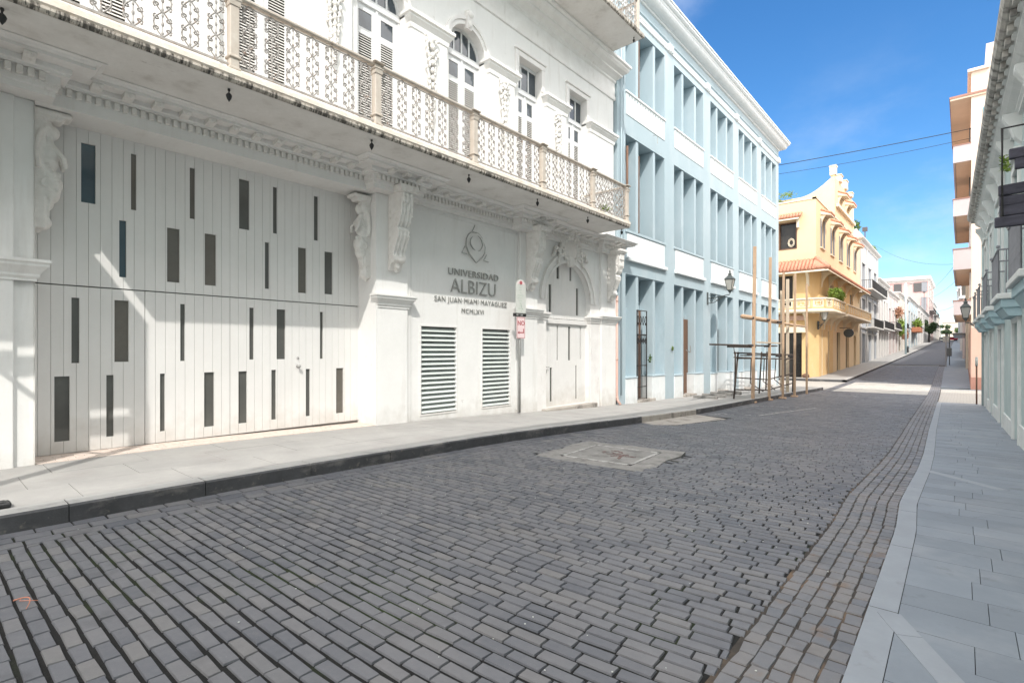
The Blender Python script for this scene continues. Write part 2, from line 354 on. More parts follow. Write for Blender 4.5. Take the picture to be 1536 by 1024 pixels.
# ---------------------------------------------------------------- ground profile (street dips, then climbs)
GY = [-60, 0, 3, 7.6, 12, 16.8, 22, 29, 37, 46, 58, 80, 104, 150, 200, 300, 420]
GZ = [0, 0, 0, -.07, -.25, -.42, -.50, -.62, -.78, -.68, -.36, .25, .95, 2.4, 4.1, 6.4, 7.6]
def g(y): return float(np.interp(y, GY, GZ))
def gs(y): return (g(y-1.2)+2*g(y)+g(y+1.2))/4
KY = [-60, 3, 6.2, 7.4, 10.2, 12.3, 17.6, 30, 60, 140, 420]
KX = [-.46, -.46, -.49, -.55, -.535, -.56, -.69, -.88, -1.35, -2.0, -3.2]
def kx(y): return float(np.interp(y, KY, KX))
YS = list(np.arange(-14, 62, 1.0)) + list(np.arange(62, 420, 6.0))

def ribbon(x0, x1, ys, dz, name, mat, lab=None, kind='structure', skirt=0):
    mb = MB()
    f0 = x0 if callable(x0) else (lambda y: x0); f1 = x1 if callable(x1) else (lambda y: x1)
    for a, b in zip(ys, ys[1:]):
        za, zb = gs(a)+dz, gs(b)+dz
        mb.quad((f0(a), a, za), (f1(a), a, za), (f1(b), b, zb), (f0(b), b, zb))
        if skirt:
            mb.quad((f1(a), a, za), (f1(a), a, za-skirt), (f1(b), b, zb-skirt), (f1(b), b, zb))
            mb.quad((f0(a), a, za), (f0(a), a, za-skirt), (f0(b), b, zb-skirt), (f0(b), b, zb))
    o = mb.build(name, mat); tag(o, kind=kind); return o
# wide base ground reaching past everything
mb = MB()
for a, b in zip([-60, -14]+YS[1:], [-14]+YS[1:]+[430]):
    mb.quad((-260, a, gs(a)-.06), (260, a, gs(a)-.06), (260, b, gs(b)-.06), (-260, b, gs(b)-.06))
tag(mb.build('ground', M['hill']), kind='structure')
ribbon(-6.62, lambda y: kx(y)+.02, [y for y in YS if y <= 72], -.0105, 'road_bed', M['bed'])
ribbon(-6.62, lambda y: kx(y)+.02, [y for y in YS if y >= 71], -.012, 'far_road', M['paverfar'])
ribbon(-60, -6.62, [37.2, 40, 43, 46.0], -.02, 'side_street', M['crossfar'])
ribbon(lambda y: kx(y)+.02, 60, [30.2, 34, 38, 42.2], -.02, 'side_street', M['crossfar'])

def pavers(name, stones, material):
    """stones: (cx, cy, half x, half y, rot); each a chamfered block with its own tilt and tint"""
    n = len(stones); S = np.array(stones)
    cx, cy, hx, hy, rot = S.T
    z = np.interp(cy, GY, GZ)
    z = (np.interp(cy-1.2, GY, GZ)+2*z+np.interp(cy+1.2, GY, GZ))/4
    z = z + .0028*np.sin(cx*1.7+cy*.6)*np.sin(cy*1.1-cx*.5) + rng.normal(0, .0013, n)
    tx = rng.normal(0, .006, n); ty = rng.normal(0, .010, n)
    slope = (np.interp(cy+.5, GY, GZ)-np.interp(cy-.5, GY, GZ))
    c = np.minimum(.0045, hy*.2)
    V = np.zeros((n, 8, 3)); jit = rng.normal(0, .0028, (n, 4, 2))
    cr, sr = np.cos(rot), np.sin(rot)
    for i, (sx, sy) in enumerate(((-1, -1), (1, -1), (1, 1), (-1, 1))):
        for lvl in (0, 1):
            lx = sx*(hx-(c if lvl else 0))+jit[:, i, 0]; ly = sy*(hy-(c if lvl else 0))+jit[:, i, 1]
            V[:, lvl*4+i, 0] = cx+lx*cr-ly*sr; V[:, lvl*4+i, 1] = cy+lx*sr+ly*cr
            V[:, lvl*4+i, 2] = z+tx*lx+(ty+slope)*ly-(0 if lvl else .011)
    # low skirt so joints read as deep
    B = V[:, :4, :].copy(); B[:, :, 2] -= .03
    V = np.concatenate([V, B], 1)
    base = (np.arange(n)*12)[:, None]
    F = []
    F.append(base+np.array([4, 5, 6, 7]))
    for i in range(4):
        j = (i+1) % 4
        F.append(base+np.array([i, j, 4+j, 4+i])); F.append(base+np.array([8+i, 8+j, j, i]))
    F = np.stack(F, 1).reshape(-1, 4)
    me = bpy.data.meshes.new(name)
    me.vertices.add(n*12); me.vertices.foreach_set('co', V.reshape(-1))
    me.loops.add(F.size); me.loops.foreach_set('vertex_index', F.reshape(-1).astype(np.int32))
    me.polygons.add(len(F)); me.polygons.foreach_set('loop_start', np.arange(0, F.size, 4, dtype=np.int32))
    me.update(calc_edges=True)
    at = me.attributes.new('tint', 'FLOAT', 'FACE'); t = np.clip(rng.normal(.45, .30, n), 0, 1)
    at.data.foreach_set('value', np.repeat(t, 9).astype(np.float32))
    me.polygons.foreach_set('use_smooth', [False]*len(me.polygons)); me.materials.append(material); me.materials.append(M['bed'])
    me.polygons.foreach_set('material_index', np.tile(np.array([0, 0, 1, 0, 1, 0, 1, 0, 1], dtype=np.int32), n))
    o = bpy.data.objects.new(name, me); COL.objects.link(o); tag(o, kind='structure'); return o

COVER = (-5.32, -3.62, 6.80, 8.60)           # concrete pad round the utility cover
def bow(x): return .022*max(0, x+3.4)**2 + .012*math.sin(x*1.3)
st = []; cr_ = []
y = -1.0; row = 0
while y < 72:
    x = -6.088; start = True; RG = random.uniform(-.02, .02)
    while x < -.9:
        w = random.gauss(.226, .006)
        if start: w = (.11 if row % 2 else .22)+RG; start = False
        if random.random() < .025: w *= .72
        cx = x+w/2; yy = y + bow(cx) + .016*math.sin(row*.09+cx*.6)
        right = kx(yy)-.512
        if cx+w/2 > right:
            if right-x > .035: w = right-x-.001; cx = x+w/2
            else: break
        if not (COVER[0]-.1 < cx < COVER[1]+.1 and COVER[2]-.04 < yy < COVER[3]+.04) and not (13.1 < yy < 16.6 and cx < -5.75+.12*(yy-13)):
            sl = .044*max(0, cx+3.4) + .0156*math.cos(cx*1.3) + .0096*math.cos(row*.09+cx*.6)
            (cr_ if 36.6 < yy < 46.2 else st).append((cx, yy, w/2-.0025, .0400+random.uniform(-.0012, .0012), sl+random.gauss(0, .005)))
        x += w+.0045
    y += .1005; row += 1
pavers('cobbled_road', st, M['paver']); pavers('crossing_paving', cr_, M['crossing'])
st = []
for k in range(5):                            # right gutter: courses of square setts along the kerb
    y = -1.0+random.random()*.1
    while y < 72:
        l = random.gauss(.135, .016); cy = y+l/2
        cx = kx(cy)-.052-.1*k-.003
        st.append((cx+random.gauss(0, .002), cy, .0465, l/2-.005, random.gauss(0, .03))); y += l
pavers('gutter_setts', st, M['sett'])
ribbon(lambda y: kx(y)-.53, lambda y: kx(y)+.01, [y for y in YS if y <= 74], -.0075, 'gutter_joint_sand', M['gutterbed'])
st = []
for k in range(3):                            # left gutter
    y = -1.5+k*.13
    while y < 72:
        l = random.gauss(.27, .02); cy = y+l/2
        if not 13.1 < cy < 16.6:
            st.append((-6.53+.178*k, cy, .082, l/2-.006, random.gauss(0, .02)))
        y += l
pavers('gutter_pavers', st, M['paver'])

# pale concrete apron in the gutter beside the light kerb
mb = MB(); P = [(-6.6, 13.0), (-6.6, 16.75), (-5.42, 16.1), (-5.72, 13.3), (-6.1, 12.75)]
mb.add([(x, y, gs(y)+.006) for x, y in P]+[(x, y, gs(y)-.05) for x, y in P], [(0, 1, 2, 3, 4)]+[(i, (i+1) % 5, 5+(i+1) % 5, 5+i) for i in range(5)])
tag(mb.build('concrete_apron', M['kerblight']), kind='structure')

# kerb stones, left
def kerb(y0, y1, name, fm, n=1.25):
    f = MB(); t = MB(); y = y0
    while y < y1-.05:
        e = min(y+n*random.uniform(.9, 1.1), y1); q = random.uniform(-.004, .004)
        a, b = gs(y), gs(e-.008)
        f.add([(-6.6+q, y, a-.05), (-6.6+q, e-.008, b-.05), (-6.6+q, e-.008, b+.150), (-6.6+q, y, a+.150), (-6.62+q, y, a+.171), (-6.62+q, e-.008, b+.171)],
              [(0, 1, 2, 3), (3, 2, 5, 4)])
        f.quad((-6.6+q, y, a+.15), (-6.6+q, y, a-.05), (-6.9, y, a-.05), (-6.9, y, a+.15))
        t.quad((-6.62+q, y, a+.171), (-6.62+q, e-.008, b+.171), (-6.86, e-.008, b+.171), (-6.86, y, a+.171))
        y = e
    tag(f.build(name, fm), kind='structure'); tag(t.build('kerb_top', M['kerbtop']), kind='structure')
kerb(-8, 13.0, 'kerb', M['kerb']); kerb(13.0, 16.8, 'kerb', M['kerblight']); kerb(16.8, 37.2, 'kerb', M['kerb'])
kerb(46.0, 130, 'kerb', M['kerb'], 4)
# left pavement slabs
def slabs(name, material, x0, x1, y0, y1, lx, ly, dz, gap=.006, th=.06, off=.5, jz=.0015, clip=None):
    mb = MB(); r = 0; x = x0
    while x < x1-.01:
        xe = min(x+lx, x1); y = y0-(r % 2)*ly*off
        while y < y1:
            ye = y+ly*random.uniform(.97, 1.03)
            a, b = max(y, y0), min(ye, y1)
            if b-a > .05:
                q = random.uniform(-jz, jz); za, zb = gs(a)+dz+q, gs(b)+dz+q; c = .003
                A = [(x+gap/2, a+gap/2), (xe-gap/2, a+gap/2), (xe-gap/2, b-gap/2), (x+gap/2, b-gap/2)]
                if not clip or clip((x+xe)/2, (a+b)/2):
                    zz = [za, za, zb, zb]
                    mb.add([(p[0], p[1], z) for p, z in zip(A, zz)]+[(p[0], p[1], z-th) for p, z in zip(A, zz)],
                           [(0, 1, 2, 3)]+[(i, 4+i, 4+(i+1) % 4, (i+1) % 4) for i in range(4)])
            y = ye
        x = xe; r += 1
    o = mb.build(name, material); tag(o, kind='structure'); return o
slabs('pavement_left', M['sidewalk'], -9.26, -6.86, -8, 37.2, .8, 1.02, .17, off=.4)
slabs('pavement_left', M['sidewalk'], -9.26, -6.86, 46.0, 130, 1.2, 2.5, .17)
ribbon(-9.4, -6.8, [y for y in YS if -9 < y < 37.3]+[37.25], .13, 'pavement_bed', M['bed'])
ribbon(-9.4, -6.63, [46.0]+[y for y in YS if 46 < y < 430], .12, 'pavement_bed', M['sidewalk'])
mb = MB(); mb.quad((-9.3, 37.2, -.85), (-6.6, 37.2, -.85), (-6.6, 37.2, gs(37.2)+.15), (-9.3, 37.2, gs(37.2)+.15))
mb.quad((-60, 46, -.85), (-6.6, 46, -.85), (-6.6, 46, gs(46)+.15), (-60, 46, gs(46)+.15)); tag(mb.build('kerb', M['kerb']), kind='structure')
mb = MB(); mb.quad((-60, 46.01, gs(46)+.155), (-9.2, 46.01, gs(46)+.155), (-9.2, 47.6, gs(47)+.16), (-60, 47.6, gs(47)+.16)); tag(mb.build('pavement_side', M['sidewalk']), kind='structure')
# threshold of small bricks in front of the garage
slabs('brick_threshold', M['thresh'], -9.9, -9.22, 1.06, 6.3, .11, .22, .178, gap=.006, th=.03, jz=.003)
# right pavement: long granite edging, then flagstones, and an inlaid diagonal band
mb = MB(); y = -2
while y < 30.2:
    e = min(y+random.uniform(1.3, 1.8), 30.2); n = 4
    for i in range(n):
        a, b = y+(e-y)*i/n, y+(e-y)*(i+1)/n; b2 = b-(.006 if i == n-1 else 0); za, zb = gs(a)+.018, gs(b2)+.018
        mb.quad((kx(a), a, za), (kx(a)+.155, a, za), (kx(b2)+.155, b2, zb), (kx(b2), b2, zb))
        mb.quad((kx(a), a, za), (kx(a), a, za-.06), (kx(b2), b2, zb-.06), (kx(b2), b2, zb))
    y = e
tag(mb.build('granite_edging', M['kerbright']), kind='structure')
def notdiag(x, y): return x > kx(y)+.16
FM = [MB(), MB(), MB()]; r = 0; y = -2.2
while y < 30.2:
    ly = .36*random.uniform(.92, 1.08); ye = min(y+ly, 30.2)
    xl = kx(y)+.157; x = xl; first = True
    while x < 1.5:
        w = random.uniform(.7, 1.05) if not first else random.uniform(.25, .6); first = False
        xe = min(x+w, 1.6); q = random.uniform(-.001, .001)
        x0a, x0b = (kx(y)+.157, kx(ye)+.157) if x == xl else (x, x)
        A = [(x0a+.002, y+.002), (xe-.002, y+.002), (xe-.002, ye-.002), (x0b+.002, ye-.002)]
        zz = [gs(y)+.017+q]*2+[gs(ye)+.017+q]*2
        random.choice(FM).add([(p[0], p[1], z) for p, z in zip(A, zz)]+[(p[0], p[1], z-.04) for p, z in zip(A, zz)], [(0, 1, 2, 3)]+[(i, 4+i, 4+(i+1) % 4, (i+1) % 4) for i in range(4)])
        x = xe
    y = ye; r += 1
for q_, m_ in zip(FM, ('bluestone', 'blue_grey_flagstone_dark', 'blue_grey_flagstone_light')): tag(q_.build('pavement_right', M[m_]), kind='structure')
ribbon(lambda y: kx(y)+.0, 2.2, [y for y in YS if y < 30]+[30.2], -.01, 'pavement_bed', M['bed'])
mb = MB()
def bandq(x0, y0, x1, y1, w):
    d = Vector((x1-x0, y1-y0)).normalized(); nrm = Vector((d.y, -d.x))*w; L = (Vector((x1, y1))-Vector((x0, y0))).length; k = 0
    while k < L:
        e = min(k+.62, L); a = Vector((x0, y0))+d*(k+.002); b = Vector((x0, y0))+d*(e-.002)
        mb.add([(a.x, a.y, gs(a.y)+.0215), (b.x, b.y, gs(b.y)+.0215), (b.x+nrm.x, b.y+nrm.y, gs(b.y)+.0215), (a.x+nrm.x, a.y+nrm.y, gs(a.y)+.0215),
                (a.x, a.y, gs(a.y)), (b.x, b.y, gs(b.y)), (b.x+nrm.x, b.y+nrm.y, gs(b.y)), (a.x+nrm.x, a.y+nrm.y, gs(a.y))],
               [(0, 1, 2, 3), (0, 1, 5, 4), (2, 3, 7, 6), (0, 3, 7, 4), (1, 2, 6, 5)]); k = e
bandq(.35, 2.72, kx(4.1)+.17, 4.1, -.13)
bandq(kx(10)+.17, 10.2, .45, 9.2, .14)
tag(mb.build('inlaid_band', M['kerbright']), kind='structure')
ribbon(lambda y: kx(y), 9, [y for y in YS if y > 42]+[430], .03, 'pavement_right', M['bluestone'])
mb = MB(); mb.quad((-1.1, 42.2, -.9), (60, 42.2, -.9), (60, 42.2, gs(43)+.03), (-1.1, 42.2, gs(43)+.03)); tag(mb.build('kerb', M['kerbright']), kind='structure')

# utility cover
x0, x1, y0, y1 = COVER
uc = thing('utility_cover', 'square concrete utility cover with white border and rust red letters in the road', 'utility cover', ((x0+x1)/2, (y0+y1)/2, gs((y0+y1)/2)), R(4))
mb = MB(); P = [(-.98, -.86), (-.72, -.93), (-.3, -.91), (.1, -.97), (.52, -.90), (.9, -.92), (.97, -.5), (.91, .1), (.98, .55), (.92, .98), (.5, .91), (0, .97), (-.4, .90), (-.93, .94), (-1.02, .4), (-.95, 0), (-1.03, -.4)]
mb.prism(P, 2, -.06, .010); mb.build('concrete_pad', M['concrete'], uc)
mb = MB(); mb.box(-.56, .56, -.56, .56, .0, .018, .004); mb.build('lid', M['concrete'], uc)
mb = MB()
for a in range(4):
    k = len(mb.v); mb.box(-.62, .62, -.62, -.565, .0, .0195); mb.xf(Matrix.Rotation(a*PI/2, 4, 'Z'), k)
mb.build('painted_border', M['whiteline'], uc)
def text(body, size, ext, name, m, parent, mtx, align='CENTER', sx=1.0, space=1.0, bold=0):
    cu = bpy.data.curves.new('txt', 'FONT'); cu.body = body; cu.size = size; cu.extrude = ext; cu.align_x = align; cu.space_character = space; cu.offset = bold
    cu.resolution_u = 3
    o = bpy.data.objects.new('txt', cu); COL.objects.link(o); dg = bpy.context.evaluated_depsgraph_get(); dg.update()
    me = bpy.data.meshes.new_from_object(o.evaluated_get(dg)); bpy.data.objects.remove(o); bpy.data.curves.remove(cu)
    me.transform(mtx @ Matrix.Diagonal((sx, 1, 1, 1))); me.materials.clear(); me.materials.append(m); me.name = name
    ob = bpy.data.objects.new(name, me); COL.objects.link(ob); ob.parent = parent; return ob
text('ЭK', .46, .002, 'letters', M['rust'], uc, Matrix.Translation((.12, .05, .0205)) @ Matrix.Rotation(R(-35), 4, 'Z') @ Matrix.Translation((0, -.2, 0)), sx=1.1, bold=.006)
# worn parking lines
mb = MB()
for (ax, ay, bx, by) in ((-6.3, 17.3, -5.2, 17.9), (-5.0, 18.0, -4.2, 22.5), (-6.3, 21.5, -4.4, 22.4)):
    d = Vector((bx-ax, by-ay)).normalized(); n = Vector((-d.y, d.x))*.05
    for k in range(12):
        if random.random() < .3: continue
        p = Vector((ax, ay)).lerp(Vector((bx, by)), k/12); q = Vector((ax, ay)).lerp(Vector((bx, by)), (k+.8)/12)
        mb.add([(p.x-n.x, p.y-n.y, gs(p.y)+.014), (q.x-n.x, q.y-n.y, gs(q.y)+.014), (q.x+n.x, q.y+n.y, gs(q.y)+.014), (p.x+n.x, p.y+n.y, gs(p.y)+.014)], [(0, 1, 2, 3)])
tag(mb.build('road_marking', M['whiteline']), kind='structure')
# litter: tiny pale chips between the stones
mb = MB()
for i in range(420):
    y = random.uniform(1, 22)**1.0; x = random.uniform(-6.4, -.6); r = random.uniform(.003, .009)
    mb.ball((x, y, gs(y)+.004), (r, r*random.uniform(.5, 1), r*.4), 5, 3)
tag(mb.build('stone_chips', M['signwhite']), 'scattered pale stone chips lying in the cobbles', 'debris', kind='stuff')
tw = MB(); tw.tube([(-4.78+.22*t/10, .44+.03*t/10+.05*math.sin(t*.3), .008+.03*math.sin(PI*t/10)) for t in range(11)], [.002+.0035*(1-t/10) for t in range(11)], 5); tw.tube([(-4.74, .47, .02), (-4.68, .46, .03), (-4.63, .50, .034), (-4.60, .54, .03)], .0025, 5)
tag(tw.build('fallen_stem', mt('orange_pink_stem', (.55, .22, .14), None, 6, .6, 0), smooth=True), 'thin orange pink plant stem lying on the cobbles near the front left', 'twig')
mb = MB(); mb.box(-7.02, -6.87, .12, .62, .172, .225, .015); mb.box(-7.0, -6.89, .16, .58, .223, .231)
tag(mb.build('drain_block', M['black']), 'low black block lying on the pavement by the kerb at the left', 'drain')

# ================================================================ WHITE BUILDING
wb = thing('white_building', 'ornate white colonial building with long iron balcony, tall slitted garage door and carved brackets', 'building', (0, 0, 0))
WX = -9.3; PX = -9.2; SOF = 5.42
mb = MB()
grid_wall(WX, -6, 1.05, -1, SOF, [], .3, mb=mb)
# jambs of the garage opening
for yy in (1.05, 6.3): mb.quad((PX, yy, -1), (-9.95, yy, -1), (-9.95, yy, 4.95), (PX, yy, 4.95))
mb.quad((PX, 1.05, 4.95), (PX, 6.3, 4.95), (-9.95, 6.3, 4.95), (-9.95, 1.05, 4.95))
mb.quad((PX, 1.05, 4.95), (PX, 6.3, 4.95), (PX, 6.3, SOF), (PX, 1.05, SOF))
grid_wall(WX, 6.3, 11.9, -1, SOF, [(7.53, 8.69, .18, 2.27), (9.52, 10.66, .18, 2.27)], .14, mb=mb)
arch_wall(mb, WX, 11.9, 15.0, -1, SOF, 12.22, 14.62, -.02, 3.2, 1.2, .24)
grid_wall(WX, 15.0, 16.15, -1, SOF, [], .3, mb=mb)
mb.quad((WX, 16.15, -1), (-16, 16.15, -1), (-16, 16.15, 15), (WX, 16.15, 15)); mb.quad((WX, -6, -1), (-16, -6, -1), (-16, -6, 15), (WX, -6, 15))
mb.quad((WX, -6, 15), (WX, 16.15, 15), (-16, 16.15, 15), (-16, -6, 15))
mb.quad((-16, -6, -1), (-16, 16.15, -1), (-16, 16.15, 15), (-16, -6, 15))
# upper floor wall and openings
mb2 = mb
WINS = [(1.1, 2.25), (3.52, 4.68), (5.92, 7.1), (8.4, 9.62), (10.98, 12.0), (13.4, 14.4)]
edges = [-6, .2, 2.85, 5.3, 7.75, 10.3, 12.7, 16.15]
grid_wall(WX, -6, .2, SOF, 15, [], .3, mb=mb)
for i, (a, b) in enumerate(WINS):
    if i < 4: arch_wall(mb, WX, edges[i+1], edges[i+2], SOF, 15, a, b, 5.64, 9.08, .62, .32)
    else: grid_wall(WX, edges[i+1], edges[i+2], SOF, 15, [(a, b, 5.64, 9.82)], .32, mb=mb)
mb.build('wall', M['plaster'], wb)
mb = MB()                                     # dark interior backing behind upper windows so nothing is see-through
mb.box(-9.9, -9.72, -5, 16, 5.5, 10.2); mb.build('inner_wall', M['groove'], wb)

# pilasters below
PIERS = [(-.35, 1.05), (6.36, 7.12), (10.95, 11.72), (15.2, 16.16)]
for i, (a, b) in enumerate(PIERS):
    m_ = MB(); m_.box(WX-.02, PX, a, b-(.2 if i == 0 else 0), -1, 4.955, .012); (m_.box(WX-.02, PX-.045, b-.22, b+.002, -1, 4.955, .01) if i == 0 else None)
    if i == 1: m_.box(WX-.02, WX+.035, b-.02, b+.13, -1, 4.95, .006); m_.box(WX-.3, PX-.002, 6.302, a+.01, -1, 4.947)
    cap = [(0, 2.58), (.02, 2.58), (.02, 2.61), (.05, 2.64), (.05, 2.67), (.10, 2.73), (.14, 2.77), (.14, 2.80), (.17, 2.82), (.17, 2.855), (0, 2.87)]
    m_.sweep([(WX, a), (PX, a), (PX, b), (WX, b)][::1] if False else [(-9.85 if i == 0 else WX, a), (PX, a), (PX, b), ((-9.6 if i == 0 else WX), b)], [(o*.9, z) for o, z in cap])
    m_.build('pilaster', M['plaster'], wb)
# fix: caps are swept clockwise seen from above so that "out" is away from the pier

# entablature with breaks over the piers
prof = [(-.45, 4.956), (.045, 4.956), (.045, 5.03), (.07, 5.045), (.07, 5.10), (.09, 5.10), (.09, 5.215), (.17, 5.215), (.17, 5.245), (.19, 5.26), (.19, 5.325),
        (.40, 5.325), (.40, 5.365), (.43, 5.37), (.45, 5.39), (.50, 5.405), (.50, 5.417), (-.45, 5.417)]
BR = [(-.5, 1.17, .34), (6.1, 7.25, .34), (10.72, 11.86, .34), (15.05, 16.22, .2)]
path = [(WX, -6)]
for a, b, o in BR[:-1]: path += [(WX, a), (WX+o, a), (WX+o, b), (WX, b)]
path += [(WX, 15.05), (WX+.2, 15.05), (WX+.2, 16.22), (-9.9, 16.22)]
# travel +Y with wall on the left => right-hand side is +X (outward)
mb = MB(); mb.sweep(path, prof); mb.build('entablature', M['trim'], wb)
def base_x(y):
    for a, b, o in BR:
        if a <= y <= b: return WX+o
    return WX
dn = MB(); md = MB(); MOD = []; y = -2.0
while y < 16.1:
    bx = base_x(y+.03); dn.box(bx+.08, bx+.155, y, y+.062, 5.115, 5.212, .006); y += .105
y = -2.0
while y < 16.1:
    bx = base_x(y+.05)
    MOD.append((bx, y)); y += .36
dn.build('dentils', M['carved'], wb); md.prism([(.18, 5.25), (.36, 5.275), (.38, 5.30), (.38, 5.322), (.18, 5.322)], 1, 0, .12); md.ball((.34, .06, 5.285), (.045, .045, .035), 6, 4)
m0 = md.build('modillion', M['carved'], wb); m0.location = (MOD[0][0], MOD[0][1], 0)
for q in MOD[1:]: dup(m0, wb, (q[0], q[1], 0))

# console brackets
def console(w=.36, H=1.72, D=.52):
    k = H/1.72; P = [(0, 0), (D, 0), (D, -.10), (D-.06, -.14), (D-.09, -.24), (D-.06, -.34), (D-.07, -.55), (D-.13, -.72), (D-.21, -.82), (D-.19, -.86), (D-.16, -.90),
                     (D-.18, -1.0), (D-.25, -1.14), (D-.32, -1.3), (D-.34, -1.40), (D-.29, -1.45), (D-.28, -1.50), (D-.33, -1.56), (D-.40, -1.56), (D-.42, -1.62), (D-.46, -1.72), (0, -1.72)]
    P = [(max(a, 0), z*k) for a, z in P]
    b = MB(); b.prism(P, 1, -w/2+.03, w/2-.03)
    b.box(0, D+.05, -w/2-.05, w/2+.05, -.09, .0, .01); b.box(0, D+.02, -w/2-.02, w/2+.02, -.14, -.085, .008)
    for yy in (-w/2+.045, -.055, .055, w/2-.045):           # reeded front
        b.tube([(a+.004, yy, z) for a, z in P[4:9]], .026, 6); b.tube([(a+.004, yy, z) for a, z in P[10:15]], .024, 6)
    for s in (-1, 1):                                       # scroll faces
        for (cx_, cz, r0) in ((D-.2, -.62*k, .15), (.12, -1.44*k, .09)):
            b.tube([(cx_+r0*(1-t/14)*math.cos(t*.62), s*(w/2-.03), cz+r0*(1-t/14)*math.sin(t*.62)) for t in range(14)], .014, 5)
    for i, (dz, r) in enumerate(((-.2, .05), (-.26, .045), (-.31, .035))): # leaf under abacus
        for yy in (-.1, 0, .1): b.ball((D-.05, yy, dz*k), (.05, r, .06), 7, 5)
    b.ball((D-.30, 0, -1.50*k), (.07, w/2-.06, .06), 8, 6)
    b.ball((D-.38, 0, -1.62*k), (.06, .07, .08), 8, 6); b.ball((D-.42, 0, -1.72*k), (.04, .035, .05), 8, 6)
    return b
c0 = console().build('console_bracket', M['carved'], wb, remesh=.011); c0.location = (PX, 6.74, 5.09)
for yy in (.36, 11.34, 15.72): dup(c0, wb, (PX, yy, 5.09))
# carved figure brackets in the top corners of the garage opening
def figure():
    b = MB()
    b.box(-.16, .16, -.02, .40, -.07, .0, .02); b.box(-.14, .14, -.02, .32, -.13, -.06, .03)
    pts = [(0, .16, -.40, .06), (0, .16, -.46, .08), (.0, .17, -.56, .13), (.02, .15, -.70, .12), (.0, .14, -.84, .10), (0, .18, -.98, .14), (.0, .16, -1.12, .13),
           (0, .12, -1.26, .10), (0, .09, -1.40, .085), (0, .10, -1.52, .10), (0, .05, -1.62, .05)]
    for x, y_, z, r in pts: b.ball((x, y_, z), (r*.95, r, r*1.05), 10, 7)
    b.box(-.10, .10, -.03, .13, -1.62, -.05, .02)
    b.ball((.0, .20, -.27), (.075, .085, .10), 10, 8); b.ball((0, .12, -.22), (.12, .10, .12), 8, 6)
    b.ball((0, .24, -.56), (.10, .05, .06), 8, 6)
    for s in (-1, 1):
        b.tube([(s*.08, .22, -.50), (s*.13, .30, -.62), (s*.08, .33, -.74)], .035, 6)
        b.tube([(s*.07, .10, -.22), (s*.12, .04, -.40), (s*.11, .02, -.60), (s*.12, .05, -.8)], .035, 6)
        b.tube([(s*.10+s*.01, .14+.10*(1-t/13)*math.cos(t*.6), -1.0+.10*(1-t/13)*math.sin(t*.6)) for t in range(13)], .018, 5)
    for i in range(16):
        a = random.random()*2*PI; b.ball((.1*math.cos(a), .20+.06*math.sin(a), -.8-.02*i), (.035, .04, .045), 6, 4)
    for i in range(5): b.tube([(-.1+.05*i, .20, -1.1), (-.08+.04*i, .16, -1.3), (-.05+.025*i, .14, -1.5)], .016, 5)
    return b
f0 = figure().build('figure_bracket', M['carved'], wb, remesh=.012); f0.location = (-9.5, 1.06, 4.94)
f1 = dup(f0, wb, (-9.5, 6.29, 4.90)); f1.scale = (1, -1, 1.06)

# garage door
gd = MB(); SL = [(1.63, 1.8, 3.87, 4.75, 1), (2.24, 2.31, 3.88, 4.76, 0), (3.06, 3.14, 3.9, 4.76, 0), (3.85, 4.03, 3.87, 4.77, 2), (4.46, 4.54, 3.89, 4.77, 2), (5.28, 5.37, 3.89, 4.78, 2), (2.09, 2.18, 2.81, 3.69, 1), (2.73, 2.91, 2.8, 3.69, 0), (3.29, 3.47, 2.8, 3.69, 0), (4.31, 4.39, 2.83, 3.7, 2), (4.95, 5.12, 2.81, 3.7, 0), (5.51, 5.69, 2.83, 3.7, 2), (1.52, 1.61, 1.49, 2.45, 2), (2.03, 2.21, 1.5, 2.45, 0), (2.92, 2.99, 1.5, 2.45, 2), (4.03, 4.11, 1.51, 2.46, 2), (4.53, 4.7, 1.51, 2.46, 2), (5.41, 5.48, 1.51, 2.46, 2), (1.33, 1.5, .36, 1.3, 2), (1.93, 2.02, .36, 1.3, 2), (2.63, 2.7, .36, 1.3, 2), (3.28, 3.44, .36, 1.3, 2), (3.84, 3.99, .36, 1.3, 2), (4.43, 4.52, .37, 1.31, 2), (5.11, 5.2, .37, 1.31, 2), (5.77, 5.94, .37, 1.31, 0)]
gr = []; yy = 1.15
while yy < 6.25: gr.append(yy); yy += .1415
def in_slit(y, z0, z1, S): return [s for s in S if s[0]-.012 < y < s[1]+.012 and s[2] < z1 and s[3] > z0]
def board_panel(mb, X, y0, y1, z0, z1, S, grooves, joints=()):
    holes = []
    for y in grooves:
        wid = .009 if any(abs(y-j) < .07 for j in joints) else .004
        cuts = sorted((s[2], s[3]) for s in in_slit(y, z0, z1, S)); a = z0
        for c, d in cuts:
            if c-a > .02: holes.append((y-wid/2, y+wid/2, a, c-.0))
            a = d
        if z1-a > .02: holes.append((y-wid/2, y+wid/2, a, z1))
    holes += [(s[0], s[1], s[2], s[3]) for s in S if z0 <= s[2] and s[3] <= z1]
    grid_wall(X, y0, y1, z0, z1, holes, .045, mb=mb)
up = [s for s in SL if s[2] > 2.6]; lo = [s for s in SL if s[2] < 2.6]
garage = MB(); board_panel(garage, -9.85, 1.05, 6.3, 2.633, 4.95, up, gr); board_panel(garage, -9.85, 1.05, 6.3, .185, 2.615, lo, gr, (2.40, 3.66))
GD = garage.build('garage_door', M['board'], wb)
mb = MB(); mb.box(-9.93, -9.896, 1.05, 6.3, .1, 5.0); mb.build('door_backing', M['groove'], GD)
GL = [M['glass_warm'], M['glass_blue'], M['glass_grey']]
for s in SL:
    mb = MB(); mb.box(-9.886, -9.882, s[0], s[1], s[2], s[3]); mb.build('glass_slit', GL[s[4]], GD)
mb = MB()
